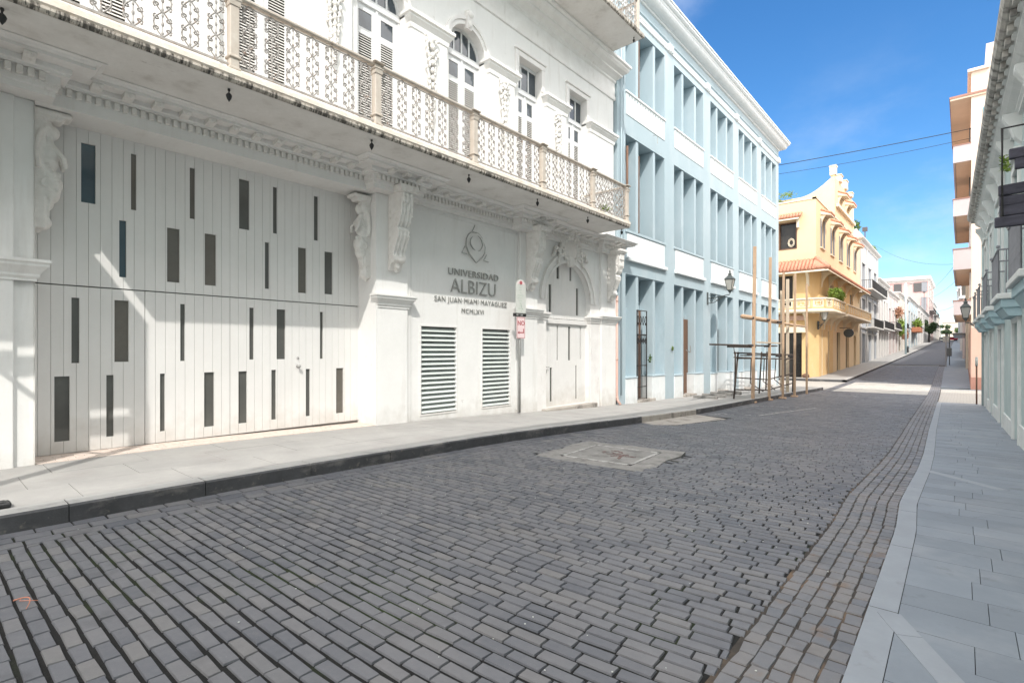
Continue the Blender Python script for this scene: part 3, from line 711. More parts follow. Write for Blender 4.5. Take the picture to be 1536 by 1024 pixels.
mb.lathe(0, 0, [(0, 0), (.032, 0), (.03, .02), (.014, .025), (.014, .05), (.03, .055), (.033, .075), (.02, .09), (0, .092)], 12)
mb.xf(Matrix.Translation((-9.85, 4.94, 1.37)) @ Matrix.Rotation(PI/2, 4, 'Y')); k = len(mb.v)
mb.lathe(0, 0, [(0, 0), (.022, 0), (.022, .014), (0, .018)], 12); mb.xf(Matrix.Translation((-9.85, 4.94, 1.53)) @ Matrix.Rotation(PI/2, 4, 'Y'), k)
mb.build('door_knob', M['steel'], GD, smooth=True)

# arched door
AS = [(12.98, 13.12, 3.89, 4.3, 2), (13.68, 13.78, 3.89, 4.32, 2), (12.58, 12.71, 2.84, 3.68, 2), (14.04, 14.18, 2.81, 3.69, 2), (13.02, 13.09, 1.38, 2.45, 2), (13.63, 13.76, 1.37, 2.44, 2), (14.30, 14.36, 1.40, 2.45, 2), (12.66, 12.78, .13, 1.16, 2), (14.04, 14.12, .12, 1.2, 2)]
ad = MB(); ag = [12.25+.1415*i for i in range(1, 17)]
board_panel(ad, -9.45, 12.1, 14.75, 2.66, 4.5, [s for s in AS if s[2] > 2.6], ag); board_panel(ad, -9.47, 12.1, 14.75, -.02, 2.50, [s for s in AS if s[2] < 2.6], ag, ())
ad.box(-9.50, -9.40, 12.2, 14.65, 2.50, 2.64, .01)
AD = ad.build('arched_door', M['board'], wb)
mb = MB(); mb.box(-9.55, -9.517, 12.1, 14.75, -.1, 4.6); mb.build('door_backing', M['groove'], AD)
for s in AS:
    X = -9.45 if s[2] > 2.6 else -9.47; mb = MB(); mb.box(X-.036, X-.032, s[0], s[1], s[2], s[3]); mb.build('glass_slit', GL[s[4]], AD)
mb = MB(); mb.box(-9.472, -9.462, 12.40, 12.46, .95, 1.25, .004); mb.tube([(-9.462, 12.43, 1.2), (-9.41, 12.43, 1.18), (-9.41, 12.55, 1.18)], .012, 8); mb.tube([(-9.462, 12.43, 1.0), (-9.42, 12.43, 1.02), (-9.42, 12.43, 1.1)], .012, 8)
mb.ball((-9.46, 12.43, 1.42), (.012, .02, .02)); mb.build('door_handle', M['steel'], AD)
mb = MB(); mb.box(-9.5, -9.1, 12.0, 14.8, -.5, -.03, .015); mb.build('doorstep', M['kerblight'], wb)
# arch surround: mouldings, imposts, cartouche
mb = MB(); c = 13.42
arc_band(mb, WX-.01, WX+.03, c, 3.2, 1.2, 1.2, 1.52, 1.50); arc_band(mb, WX-.01, WX+.055, c, 3.2, 1.2, 1.2, 1.28, 1.28)
arc_band(mb, WX-.01, WX+.075, c, 3.2, 1.40, 1.39, 1.50, 1.48)
for a, b in ((11.73, 12.22), (14.62, 15.19)):
    mb.box(WX-.01, WX+.028, a, b, -1, 2.6, .006)
    mb.sweep([(-9.55, b), (WX+.03, b), (WX+.03, a), (-9.55, a)][::-1] if True else [], [(0, 2.56), (.02, 2.58), (.03, 2.62), (.07, 2.68), (.07, 2.72), (.11, 2.75), (.11, 2.80), (0, 2.81)])
    mb.box(WX-.01, WX+.03, a, b, 2.80, 3.2, .006)
mb.build('arch_surround', M['trim'], wb)
mb = MB()
mb.ball((0, 0, 0), (.12, .34, .33), 12, 9)
for i in range(20):
    a = 2*PI*i/20; mb.ball((.05, .40*math.cos(a), .36*math.sin(a)), (.05, .06, .06), 7, 5)
for s in (-1, 1):
    for t in range(15):
        mb.ball((.05, s*(.42+.035*t), .12-.02*t+.08*math.sin(t*.8)), (.07, .06, .05), 6, 4)
    mb.tube([(.08, s*(.55+.16*(1-t/14)*math.cos(t*.6)), -.12+.16*(1-t/14)*math.sin(t*.6)) for t in range(14)], .028, 6)
    for t in range(7): mb.ball((.06, s*(.55+.02*t), .05-.08*t), (.05, .05, .055), 6, 4)
    mb.tube([(.1, s*.1, .30), (.14, s*.22, .42), (.1, s*.34, .36)], .05, 6)
mb.ball((.08, 0, .42), (.09, .12, .11), 9, 7); mb.box(-.03, .05, -.55, .55, -.2, .35, .03); mb.box(-.03, .1, -.16, .16, -.5, -.2, .03)
mb.build('cartouche', M['carved'], wb, loc=(WX+.03, 13.42, 4.78), remesh=.014)
# recessed field panel between piers (thin raised frame) and vents
mb = MB()
for a, b, c, d in ((7.3, 10.9, 4.86, 4.9), (7.27, 7.31, .05, 4.9), (10.86, 10.9, .05, 4.9)): mb.box(WX-.01, WX+.015, a, b, c, d)
mb.build('panel_frame', M['plaster'], wb)
for a, b in ((7.53, 8.69), (9.52, 10.66)):
    fr = MB()
    for p in ((a, b, 2.23, 2.27), (a, b, .18, .22), (a, a+.035, .22, 2.23), (b-.035, b, .22, 2.23)): fr.box(WX-.08, WX+.012, *p, .004)
    V = fr.build('louvre_vent', M['board'], wb)
    mb = MB(); n = 18
    for i in range(n):
        z = .24+i*(1.98/n)
        mb.prism([(WX-.11, z+.088), (WX-.105, z+.095), (WX-.012, z+.012), (WX-.012, z-.0), (WX-.022, z-.0)], 1, a+.035, b-.035)
    mb.build('slats', M['vent'], V)
    mb = MB(); mb.box(WX-.16, WX-.13, a-.02, b+.02, .16, 2.3); mb.build('vent_backing', M['black'], V)
# pink downpipe at the building joint
mb = MB(); mb.tube([(WX+.10, 16.22, 3.6), (WX+.10, 16.22, .15), (WX+.12, 16.22, -.05), (WX+.25, 16.22, -.22)], .05, 8)
for z in (3.4, 1.35, 0): mb.tube([(WX+.10, 16.22, z), (WX+.10, 16.22, z+.06)], .06, 8)
mb.build('downpipe', M['pinkpipe'], wb, smooth=True)
# balcony
bx0, bx1, by0, by1 = WX, -7.7, .37, 14.42
mb = MB(); mb.box(bx0, bx1-.05, by0, by1-.05, SOF, 5.60); BA = mb.build('balcony', M['plaster_old'], wb)
mb = MB(); mb.sweep([(bx0, by0), (bx1-.05, by0), (bx1-.05, by1-.05), (bx0, by1-.05)], [(0, 5.425), (.012, 5.425), (.03, 5.44), (.045, 5.465), (.045, 5.50), (0, 5.505)], caps=False)
mb.build('stained_edge', M['fascia'], BA)
mb = MB(); mb.sweep([(bx0, by0), (bx1-.05, by0), (bx1-.05, by1-.05), (bx0, by1-.05)], [(0, 5.508), (.03, 5.508), (.05, 5.53), (.05, 5.60), (.03, 5.615), (0, 5.615), (-.2, 5.62)], caps=False)
mb.box(bx0, bx1-.06, by0+.01, by1-.06, 5.60, 5.618)
mb.build('slab_edge', M['slabtop'], BA)
# scroll baluster (ornate cast iron), 0.92 m tall
def baluster(h=.92):
    b = MB(); T = 3; th = h/T
    b.tube([(0, 0, 0), (0, 0, h)], .006, 4)
    for t in range(T):
        z = t*th
        for s in (-1, 1):
            b.tube([(0, s*(.012+.088*math.sin(PI*q/8)), z+th*q/8) for q in range(9)], .0105, 4)
            for cz, sg in ((z+th*.27, 1), (z+th*.73, -1)):
                P = [(0, s*(.062+.050*(1-q/10)*math.cos(sg*(q*.62)-sg*1.2)), cz+.042*(1-q/10)*math.sin(sg*q*.62-sg*1.2)) for q in range(10)]
                b.tube(P, .0115, 4)
            b.ball((0, s*.10, z+th*.52), .013, 5, 4)
        b.ball((0, 0, z+th*.5), (.014, .020, .034), 6, 4); b.ball((0, 0, z+th*.12), (.012, .018, .024), 6, 4); b.ball((0, 0, z+th*.86), (.012, .016, .024), 6, 4)
    for s in (-1, 1): b.tube([(0, s*.02, h-.02), (0, s*.07, h-.05), (0, s*.095, h-.11), (0, s*.08, h-.16)], .0085, 4)
    return b
bal0 = baluster().build('baluster', M['iron'], BA)
POSTS = [.25, 2.97, 5.35, 7.76, 10.12, 12.40, 14.32]
POSTS[0] = .62
first = [True]
def put_bal(parent, loc, rz=0, sz=1):
    if first[0]: first[0] = False; bal0.location = loc; bal0.rotation_euler = (0, 0, rz); return
    c = bal0.copy(); COL.objects.link(c); c.parent = parent; c.location = loc; c.rotation_euler = (0, 0, rz); c.scale = (1, 1, sz)
rl = MB(); RX = -7.80
po = MB(); k = .065
po.box(-k, k, -k, k, 0, 1.07, .012); po.box(-k-.02, k+.02, -k-.02, k+.02, .16, .20, .01); po.box(-k-.015, k+.015, -k-.015, k+.015, .0, .04, .008)
po.box(-k-.03, k+.03, -k-.03, k+.03, .97, 1.0, .01); po.box(-k-.05, k+.05, -k-.05, k+.05, 1.07, 1.10, .012); po.prism([(-k-.01, .90), (k+.01, .90), (k+.02, .97), (-k-.02, .97)], 1, -k-.01, k+.01)
p0 = po.build('post', M['rail'], BA); p0.location = (RX, POSTS[0], 5.62)
for y in POSTS[1:]:
    dup(p0, BA, (RX, y, 5.62))
n_bal = 0
for a, b in zip(POSTS, POSTS[1:]):
    n = 7; w = (b-a-.13)/n
    for i in range(n): put_bal(BA, (RX, a+.065+w*(i+.5), 5.72))
for i in range(4): put_bal(BA, (-8.05-.32*i, POSTS[-1], 5.72), PI/2)
mb = MB(); mb.sweep([(RX-.035, by0+.3), (RX-.035, POSTS[-1]-.035), (WX, POSTS[-1]-.035)], [(0, 6.655), (.07, 6.655), (.085, 6.675), (.085, 6.70), (.06, 6.72), (.01, 6.72), (-.015, 6.70), (-.015, 6.675), (0, 6.655)])
mb.build('handrail', M['rail'], BA)
mb = MB(); mb.sweep([(RX-.015, by0+.3), (RX-.015, POSTS[-1]-.015), (WX, POSTS[-1]-.015)], [(0, 5.685), (.03, 5.685), (.03, 5.71), (0, 5.71)])
mb.sweep([(RX-.008, by0+.3), (RX-.008, POSTS[-1]-.008), (WX, POSTS[-1]-.008)], [(0, 6.61), (.016, 6.61), (.016, 6.625), (0, 6.625)])
mb.build('bottom_rail', M['iron'], BA)
fi = MB(); fi.lathe(0, 0, [(0, 0), (.016, 0), (.02, -.02), (.010, -.04), (.010, -.055), (.034, -.08), (.042, -.10), (.030, -.14), (.012, -.17), (.0, -.19)], 8)
fo = fi.build('drip_pendant', M['black'], BA, smooth=True); fo.location = (-7.95, POSTS[0]+.02, 5.42)
for y in POSTS[1:]: dup(fo, BA, (-7.95, y, 5.42))
# upper floor: windows
def shutter_leaf(w, H=3.3):
    b = MB(); s = .115
    b.box(-.02, .02, 0, s, 0, H, .004); b.box(-.02, .02, w-s, w, 0, H, .004)
    for z0, z1 in ((0, .10), (.62, .72), (2.66, 2.80), (3.16, 3.3)): b.box(-.019, .019, s, w-s, z0, z1, .003)
    b.box(-.008, .008, s, w-s, .1, .62)
    return b
def louvres(w):
    b = MB(); z = .735
    while z < 2.64:
        b.prism([(-.015, z+.034), (-.008, z+.036), (.017, z+.004), (.010, z)], 1, .115, w-.115); z += .052
    return b
for i, (a, b) in enumerate(WINS):
    cy = (a+b)/2; w = (b-a)/2-.045; X = WX-.22
    fr = MB(); fr.box(X-.06, X+.04, a, a+.045, 5.64, 9.0, .005); fr.box(X-.06, X+.04, b-.045, b, 5.64, 9.0, .005)
    fr.box(X-.06, X+.06, a, b, 8.93, 9.08, .01); fr.box(X+.018, X+.045, cy-.025, cy+.025, 5.64, 8.93, .005)
    top = 9.82
    if i < 4:
        arc_band(fr, X-.04, X+.03, cy, 9.08, (b-a)/2-.06, .55, (b-a)/2, .62, 14)
        for t in (-1, 0, 1):
            yb = cy+t*.26; zt = 9.08+.60*math.sqrt(max(0, 1-((yb-cy)/((b-a)/2))**2))
            fr.box(X-.02, X+.025, yb-.022, yb+.022, 9.08, zt)
    else:
        fr.box(X-.04, X+.03, a, b, 9.74, 9.82)
        for t in (-1, 1): fr.box(X-.02, X+.025, cy+t*.17-.022, cy+t*.17+.022, 9.08, 9.75)
    FR = fr.build('window', M['shutter'], wb)
    for s in (0, 1):
        L = shutter_leaf(w).build('shutter', M['shutter'], FR); L.location = (X, a+.045+s*w, 5.64)
        q = louvres(w); q.xf(Matrix.Translation((X, a+.045+s*w, 5.64))); q.build('louvres', M['slat'], FR)
        g_ = MB(); g_.box(X-.004, X+.004, a+.045+s*w+.11, a+.045+(s+1)*w-.11, 5.64+2.78, 5.64+3.18); g_.build('pane', M['pane'], FR)
    g_ = MB(); g_.box(X-.006, X+.002, a, b, 9.06, 9.78); g_.build('fanlight', M['pane'], FR)
    g_ = MB(); g_.box(X-.12, X-.05, a, b, 5.64, 9.0); g_.build('dark_backing', M['dark_backing'], FR)
# surrounds, pilasters with capitals and floral drops
for i, (a, b) in enumerate(WINS):
    mb = MB()
    cy = (a+b)/2; r = (b-a)/2
    if i < 4:
        arc_band(mb, WX-.01, WX+.04, cy, 9.08, r, .62, r+.16, .80, 18); arc_band(mb, WX-.01, WX+.07, cy, 9.08, r+.10, .73, r+.17, .81, 18)
        mb.prism([(WX, 9.60), (WX+.08, 9.60), (WX+.16, 10.02), (WX, 10.05)], 1, cy-.09, cy+.09)
        mb.ball((WX+.12, cy, 9.95), (.07, .12, .09)); mb.ball((WX+.09, cy, 9.72), (.06, .07, .1))
    else:
        for q in ((a-.14, b+.14, 9.82, 9.97), (a-.14, a, 9.2, 9.82), (b, b+.14, 9.2, 9.82)): mb.box(WX-.01, WX+.05, *q, .01)
        mb.box(WX-.01, WX+.09, a-.18, b+.18, 9.97, 10.02, .01)
    mb.build('window_surround', M['trim'], wb)
UP = [(2.45, 3.3), (4.86, 5.74), (7.2, 8.28), (9.72, 10.72), (12.15, 13.15), (14.5, 16.0)]
capU = [(0, 8.80), (.02, 8.82), (.03, 8.88), (.03, 8.92), (.07, 8.98), (.10, 9.02), (.10, 9.06), (.14, 9.08), (.14, 9.15), (0, 9.16)]
for i, (a, b) in enumerate(UP):
    m_ = MB(); m_.box(WX-.01, WX+.10, a, b, 5.55, 9.0, .012); m_.sweep([(WX-.2, a), (WX+.10, a), (WX+.10, b), (WX-.2, b)], capU)
    m_.box(WX-.01, WX+.14, a-.03, b+.03, 5.6, 6.0, .012)
    m_.build('upper_pilaster', M['plaster'], wb)
def drop(seed, H=1.75):
    r_ = random.Random(seed); b = MB()
    b.ball((0, 0, -.12), (.09, .13, .13), 9, 7)
    for i in range(34):
        t = i/34; w = (.15*(1-t)**.7+.02)*(1 if i % 6 else 1.25)
        for s in (-1, 1):
            b.ball((.03+.03*r_.random(), s*w*r_.uniform(.4, 1), -.05-t*H), (.045, r_.uniform(.025, .045), r_.uniform(.03, .055)), 6, 4)
        if i % 3 == 0: b.ball((.06, 0, -.08-t*H), (.06, .055*(1.2-t), .07), 7, 5)
    b.ball((.02, 0, -H-.08), (.03, .03, .06), 6, 5)
    return b
for n_, (i, H) in enumerate(((1, 1.5), (2, 1.95), (3, 1.6), (4, 1.8))):
    a, b = UP[i]; o = drop(i, H).build('floral_drop', M['carved'], wb, loc=(WX+.11, (a+b)/2+.02, 8.82), remesh=.012)
# upper cornice and top balcony
mb = MB(); mb.sweep([(WX, -6), (WX, 16.2), (-9.9, 16.2)], [(0, 10.45), (.04, 10.47), (.04, 10.60), (.02, 10.62), (.02, 11.05), (.06, 11.1), (.06, 11.16), (.14, 11.24), (.22, 11.30), (.22, 11.36), (.34, 11.44), (.40, 11.52), (.40, 11.58), (.46, 11.61), (.46, 11.675), (0, 11.675)])
mb.build('upper_cornice', M['trim'], wb)
mb = MB(); mb.box(WX-.2, WX+1.52, -6, 15.35, 11.68, 11.84); TB = mb.build('top_balcony', M['plaster_old'], wb)
mb = MB(); mb.sweep([(WX, -6), (WX+1.52, -6), (WX+1.52, 15.35), (WX, 15.35)], [(0, 11.685), (.02, 11.685), (.05, 11.71), (.05, 11.82), (0, 11.845)], caps=False); mb.build('stained_edge', M['fascia'], TB)
for i in range(20): 
    c = bal0.copy(); COL.objects.link(c); c.parent = TB; c.location = (-7.88, 15.1-.29*i, 11.9); c.rotation_euler = (0, 0, 0)
for i in range(4):
    c = bal0.copy(); COL.objects.link(c); c.parent = TB; c.location = (-8.2-.3*i, 15.2, 11.9); c.rotation_euler = (0, 0, PI/2)
mb = MB(); mb.sweep([(-7.9, -6), (-7.9, 15.2), (WX, 15.2)], [(0, 12.82), (.06, 12.82), (.06, 12.88), (0, 12.88)]); mb.sweep([(-7.9, -6), (-7.9, 15.2), (WX, 15.2)], [(0, 11.87), (.03, 11.87), (.03, 11.9), (0, 11.9)])
mb.build('handrail', M['rail'], TB)
mb = MB(); mb.box(-7.97, -7.83, 15.13, 15.27, 11.84, 12.98, .015); mb.build('post', M['rail'], TB)
for y in (12.2, 15.1): dup(fo, TB, (-7.95, y, 11.68))

# wall lettering
sg = thing('wall_lettering', 'raised grey metal emblem and university lettering on the white wall above the louvred vents', 'sign', (-9.27, 9.24, 3.4))
TM = Matrix(((0, 0, 1, 0), (1, 0, 0, 0), (0, 1, 0, 0), (0, 0, 0, 1)))
def wt(body, size, y, z, sx, sp, bold, nm):
    e = .014 if size > .2 else .007
    return text(body, size, e, nm, M['letter'], sg, Matrix.Translation((-.03+e+.012, y-9.24, z-3.4)) @ TM, sx=sx, space=sp, bold=bold)
wt('UNIVERSIDAD', .235, 9.25, 3.50, 1.10, 1.12, -.002, 'top_line')
wt('ALBIZU', .50, 9.25, 3.08, .98, 1.0, -.008, 'name_line')
wt('SAN JUAN·MIAMI·MAYAGUEZ', .175, 9.21, 2.84, 1.02, 1.1, -.001, 'city_line')
wt('MCMLXVI', .165, 9.2, 2.60, 1.02, 1.15, -.001, 'date_line')
mb = MB()
def pc(x, y): return (0.02, (x-455)*.00365*1.0, 4.35-3.4+(285-y)*.00245)
def stroke(pts, r):
    P = [pc(*p) for p in pts]; k = len(mb.v); mb.tube(P, r, 6); 
    for i in range(k, len(mb.v)): v = mb.v[i]; mb.v[i] = (v[0]*1.0, v[1], v[2])
stroke([(425, 170), (392, 205), (374, 250), (370, 310), (380, 350), (400, 400), (430, 435), (465, 478)], [.008, .014, .018, .02, .022, .024, .02, .01])
stroke([(432, 215), (415, 245), (410, 280), (418, 310), (435, 335), (458, 352)], [.008, .014, .018, .02, .018, .008])
stroke([(482, 196), (505, 212), (522, 240), (530, 280), (522, 315), (505, 342), (488, 352)], [.006, .012, .016, .018, .016, .01, .005])
stroke([(540, 250), (556, 300), (552, 360), (530, 405), (500, 440), (468, 478)], [.004, .008, .012, .014, .014, .008])
stroke([(430, 180), (455, 165), (480, 165), (505, 180), (530, 215)], .006)
stroke([(455, 95), (428, 165), (470, 170)], .012); stroke([(360, 328), (332, 400), (378, 404)], .010); stroke([(570, 375), (540, 440), (590, 447)], .010)
mb.build('emblem', M['letter'], sg, smooth=True)
# ================================================================ street sign on post
ss = thing('street_sign', 'faded parking sign with pink plate on a grey steel post by the louvred vents', 'street sign', (-8.95, 10.62, .02), R(-4))
mb = MB(); mb.tube([(0, 0, 0), (0, 0, 3.45)], .033, 10); mb.build('post', M['steel'], ss, smooth=True)
mb = MB(); pl = [(-.19, 2.62), (.19, 2.62), (.19, 3.42), (.13, 3.5), (.05, 3.55), (-.05, 3.55), (-.13, 3.5), (-.19, 3.42)]; mb.prism(pl, 0, .04, .048); U = mb.build('upper_plate', M['signwhite'], ss)
mb = MB(); mb.prism([(-.15, 3.42), (.15, 3.42), (.10, 3.48), (.04, 3.52), (-.04, 3.52), (-.10, 3.48)], 0, .046, .051); mb.build('red_crest', M['signpink'], U)
mb = MB(); mb.prism([(.05*math.cos(a*PI/8), 3.46+.05*math.sin(a*PI/8)) for a in range(16)], 0, .05, .054)
mb.build('crest_disc', M['signred'], U)
mb = MB(); r_ = random.Random(4)
for k in range(9):
    z = 3.32-k*.07; w = r_.uniform(.03, .12); mb.box(.049, .051, -w, w*r_.uniform(.4, 1), z, z+.03)
mb.tube([(.05, .0, 2.9), (.05, .05, 2.76), (.05, .0, 2.70)], .01, 4)
mb.build('faded_print', M['signgreen'], U)
mb = MB(); mb.box(-.05, .055, -.20, .20, 2.565, 2.585); mb.box(-.05, .055, -.20, .20, 2.63, 2.65); mb.box(-.05, .055, -.20, -.18, 2.585, 2.63); mb.box(-.05, .055, .18, .2, 2.585, 2.63)
mb.build('clamp', M['black'], ss)
mb = MB(); mb.box(.04, .048, -.155, .165, 1.98, 2.55); Lw = mb.build('lower_plate', M['signpink'], ss)
text('NO', .17, .001, 'letters', M['signred'], Lw, Matrix.Translation((.050, 0.01, 2.33)) @ TM, bold=.004)
mb = MB(); mb.box(.048, .0505, -.11, .11, 2.12, 2.15); mb.prism([(-.12, 2.135), (-.06, 2.09), (-.06, 2.18)], 0, .048, .0505); mb.box(.048, .0505, .09, .12, 2.12, 2.24)
for q in ((-.145, .155, 1.99, 2.0), (-.145, .155, 2.53, 2.54), (-.145, -.135, 2.0, 2.53), (.145, .155, 2.0, 2.53)): mb.box(.048, .0505, *q)
mb.build('arrow', M['signred'], Lw)

# ================================================================ BLUE BUILDING
bb = thing('blue_building', 'pale blue three storey building with deep finned bays, white panels and curved cornice', 'building', (0, 0, 0))
BX = -9.2; B0 = 16.26; B1 = 37.4; bays = [16.84+4.17*k for k in range(5)]; BW = 3.25
holes = []
for y in bays: holes += [(y, y+BW, -1.2, 4.46), (y, y+BW, 6.05, 9.5), (y, y+BW, 11.07, 13.7)]
mb = grid_wall(BX, B0, B1, -1.2, 15.0, holes, .62, back=True)
mb.quad((BX, B1, -1.2), (-24, B1, -1.2), (-24, B1, 15), (BX, B1, 15)); mb.quad((BX, B0, 15), (BX, B1, 15), (-24, B1, 15), (-24, B0, 15)); mb.quad((-24, B0, -1.2), (-24, B1, -1.2), (-24, B1, 15), (-24, B0, 15))
mb.quad((BX, B0, -1.2), (-24, B0, -1.2), (-24, B0, 15), (BX, B0, 15))
mb.build('wall', M['blue'], bb)
FO = (.86, 2.27)
for k, y in enumerate(bays):
    for z0, z1 in ((-1, 4.46), (6.05, 9.5), (11.07, 13.7)):
        for d in FO:
            m_ = MB(); m_.box(BX-.61, BX-.03, y+d, y+d+.19, z0, z1, .012); m_.build('fin', M['blue'], bb)
    # white panels and sills
    m_ = MB(); m_.box(BX-.02, BX+.022, y+.12, y+BW-.02, 5.07, 5.93, .006); m_.build('white_panel', M['bluetrim'], bb)
    m_ = MB(); m_.box(BX-.02, BX+.12, y+.02, y+BW+.08, 4.93, 5.06, .012); m_.build('sill', M['bluetrim'], bb)
    m_ = MB(); m_.box(BX-.62, BX+.05, y-.03, y+BW+.05, 5.955, 6.05, .01); m_.build('sill', M['blue'], bb)
    nh = 14; hs = [(y+.2+i*.215, y+.29+i*.215, 10.86, 10.95) for i in range(nh)]
    m_ = grid_wall(BX+.02, y+.03, y+BW-.02, 10.22, 11.0, hs, .04)
    m_.quad((BX, y+.03, 10.22), (BX+.02, y+.03, 10.22), (BX+.02, y+.03, 11.0), (BX, y+.03, 11.0)); m_.quad((BX, y+.03, 10.22), (BX, y+BW-.02, 10.22), (BX+.02, y+BW-.02, 10.22), (BX+.02, y+.03, 10.22))
    for i in range(nh): m_.box(BX+.019, BX+.024, y+.2+i*.215+.03, y+.2+i*.215+.06, 10.3, 10.8)
    m_.build('white_panel', M['bluetrim'], bb)
    m_ = MB(); m_.box(BX-.02, BX+.06, y-.02, y+BW+.04, 11.0, 11.075, .008); m_.build('sill', M['bluetrim'], bb)
    # ground floor dado blocks either side of the middle door
    for a, b in ((y-.02, y+FO[0]+.0), (y+FO[1]-.15, y+BW)):
        m_ = MB(); m_.box(BX-.6, BX+.03, a, b, -1.2, .66-.09*k*.6, .01); m_.build('dado', M['bluetrim'], bb)
        m_ = MB(); m_.box(BX-.6, BX+.05, a-.01, b+.01, .66-.09*k*.6, .72-.09*k*.6, .01); m_.build('dado_cap', M['blue'], bb)
        m_ = MB(); m_.box(BX-.6, BX-.42, a+.0, b, .7-.09*k*.6, 3.3); m_.build('infill', M['blue'], bb)
    # glazing deep in the bay
    for z0, z1 in ((6.1, 9.3), (11.1, 13.5)):
        m_ = MB(); m_.box(BX-.60, BX-.57, y+FO[0]+.22, y+FO[1]-.02, z0, z1-.1); [m_.box(BX-.57, BX-.555, y+FO[0]+.3, y+FO[1]-.1, z0+.2+.085*q, z0+.245+.085*q) for q in range(int((z1-z0-.5)/.085))] if k < 2 else None
        m_.build('window', M['blue'], bb)
# open brown shutters and doors seen edge on
for (y0, y1, z0, z1, d) in ((17.9, 17.97, 6.1, 9.0, .30), (17.9, 17.97, 11.1, 13.3, .25)):
    m_ = MB(); m_.box(BX-.45, BX-.02, y0, y1, z0, z1, .01); m_.build('shutter', M['brownwood'], bb)
m_ = MB(); m_.box(BX-.4, BX-.32, 21.95, 23.25, -.6, 3.1, .01); m_.box(BX-.45, BX-.04, 22.06, 22.12, -.6, 3.12, .01); m_.build('door', M['brownwood'], bb)
for y in bays[2:]:
    m_ = MB(); m_.box(BX-.5, BX-.42, y+1.0, y+2.3, -1, 2.8, .01); m_.build('door', M['greyshut'], bb)
# white plinth under pilasters? slender steps
m_ = MB()
for k, y in enumerate(bays): m_.box(BX-.6, BX+.10, y+FO[0]-.0, y+FO[1]-.02, -1.2, gs(y)+.24, .01)
m_.build('doorstep', M['kerblight'], bb)
# iron gate
G = MB(); gy0, gy1 = 17.72, 18.52
for q in ((gy0, gy0+.03, -.3, 3.2), (gy1-.03, gy1, -.3, 3.2), (gy0, gy1, 3.17, 3.2), (gy0, gy1, 2.25, 2.30), (gy0, gy1, .3, .33), (gy0, gy1, -.3, -.27), (gy0, gy1, 1.1, 1.13)): G.box(BX-.018, BX+.012, *q)
for i in range(1, 8): G.tube([(BX-.003, gy0+i*.1, -.3), (BX-.003, gy0+i*.1, 2.25)], .009, 5)
for i in range(4):
    c = gy0+.1+i*.2; 
    for s in (-1, 1):
        G.tube([(BX-.003, c+s*.08*(1-t/12)*math.cos(t*.6), 2.75+.3*(1-t/12)*math.sin(t*.6)) for t in range(11)], .008, 4)
        G.tube([(BX-.003, c+s*.07*(1-t/12)*math.cos(t*.6), 2.0+.2*(1-t/12)*math.sin(t*.6)) for t in range(11)], .008, 4)
G.build('iron_gate', M['black'], bb)
mb = MB(); mb.box(BX-.40, BX-.3, 17.905, 18.6, -.3, 3.25); mb.build('door', M['brownwood'], bb)
# cornice, frieze bands, little scroll clips
cx = -9.19
mb = MB(); mb.sweep([(BX, B0), (BX, B1), (-11, B1)], [(0, 13.98), (.05, 14.0), (.05, 14.1), (.07, 14.12), (.07, 14.2), (.03, 14.22), (0, 14.22)]); mb.build('white_band', M['bluetrim'], bb)
mb = MB(); mb.sweep([(BX, B0), (BX, B1), (-11, B1)], [(0, 14.36), (.05, 14.38), (.05, 14.41), (0, 14.42)]); mb.build('thin_band', M['blue'], bb)
pc_ = [(0, 14.78), (.06, 14.80), (.08, 14.86)]+[(.08+.34*math.sin(t*PI/16), 14.86+.22*(1-math.cos(t*PI/16))) for t in range(1, 9)]+[(.44, 15.1), (.46, 15.16), (.50, 15.17), (.56, 15.22), (.56, 15.30), (.60, 15.31), (.60, 15.37), (0, 15.42)]
mb = MB(); mb.sweep([(BX, B0), (BX, B1), (-12, B1)], pc_); mb.build('cornice', M['bluetrim'], bb)
for k in range(5):
    y = bays[k]+BW+.46; m_ = MB()
    for d in (-.16, 0, .16):
        m_.box(BX-.01, BX+.12, y+d-.035, y+d+.035, 14.02, 14.30, .01); m_.ball((BX+.10, y+d, 14.05), (.05, .045, .06), 7, 5)
    m_.build('scroll_clip', M['bluetrim'], bb)
mb = MB(); mb.tube([(BX+.07, 16.42, 13.9), (BX+.07, 16.42, .1)], .028, 7); mb.tube([(BX+.05, 16.62, 14.3), (BX+.05, 16.62, 6.2), (BX+.05, 16.62, 4.8)], .016, 6)
mb.build('downpipe', M['blue'], bb, smooth=True)
mb = MB(); mb.tube([(BX+.10, 16.78, 9.0), (BX+.10, 16.78, 6.2)], .045, 8); mb.build('brown_pipe', M['brownwood'], bb, smooth=True)
mb = MB(); mb.tube([(BX+.02, 19.0, 10.1), (BX+.18, 19.05, 10.05), (BX+.18, 19.05, 9.75)], .012, 5); mb.tube([(BX+.01, 22.25, 1.7), (BX+.06, 22.6, 1.6), (BX+.06, 22.6, 1.9)], .02, 5); mb.build('wall_hook', M['steel'], bb)
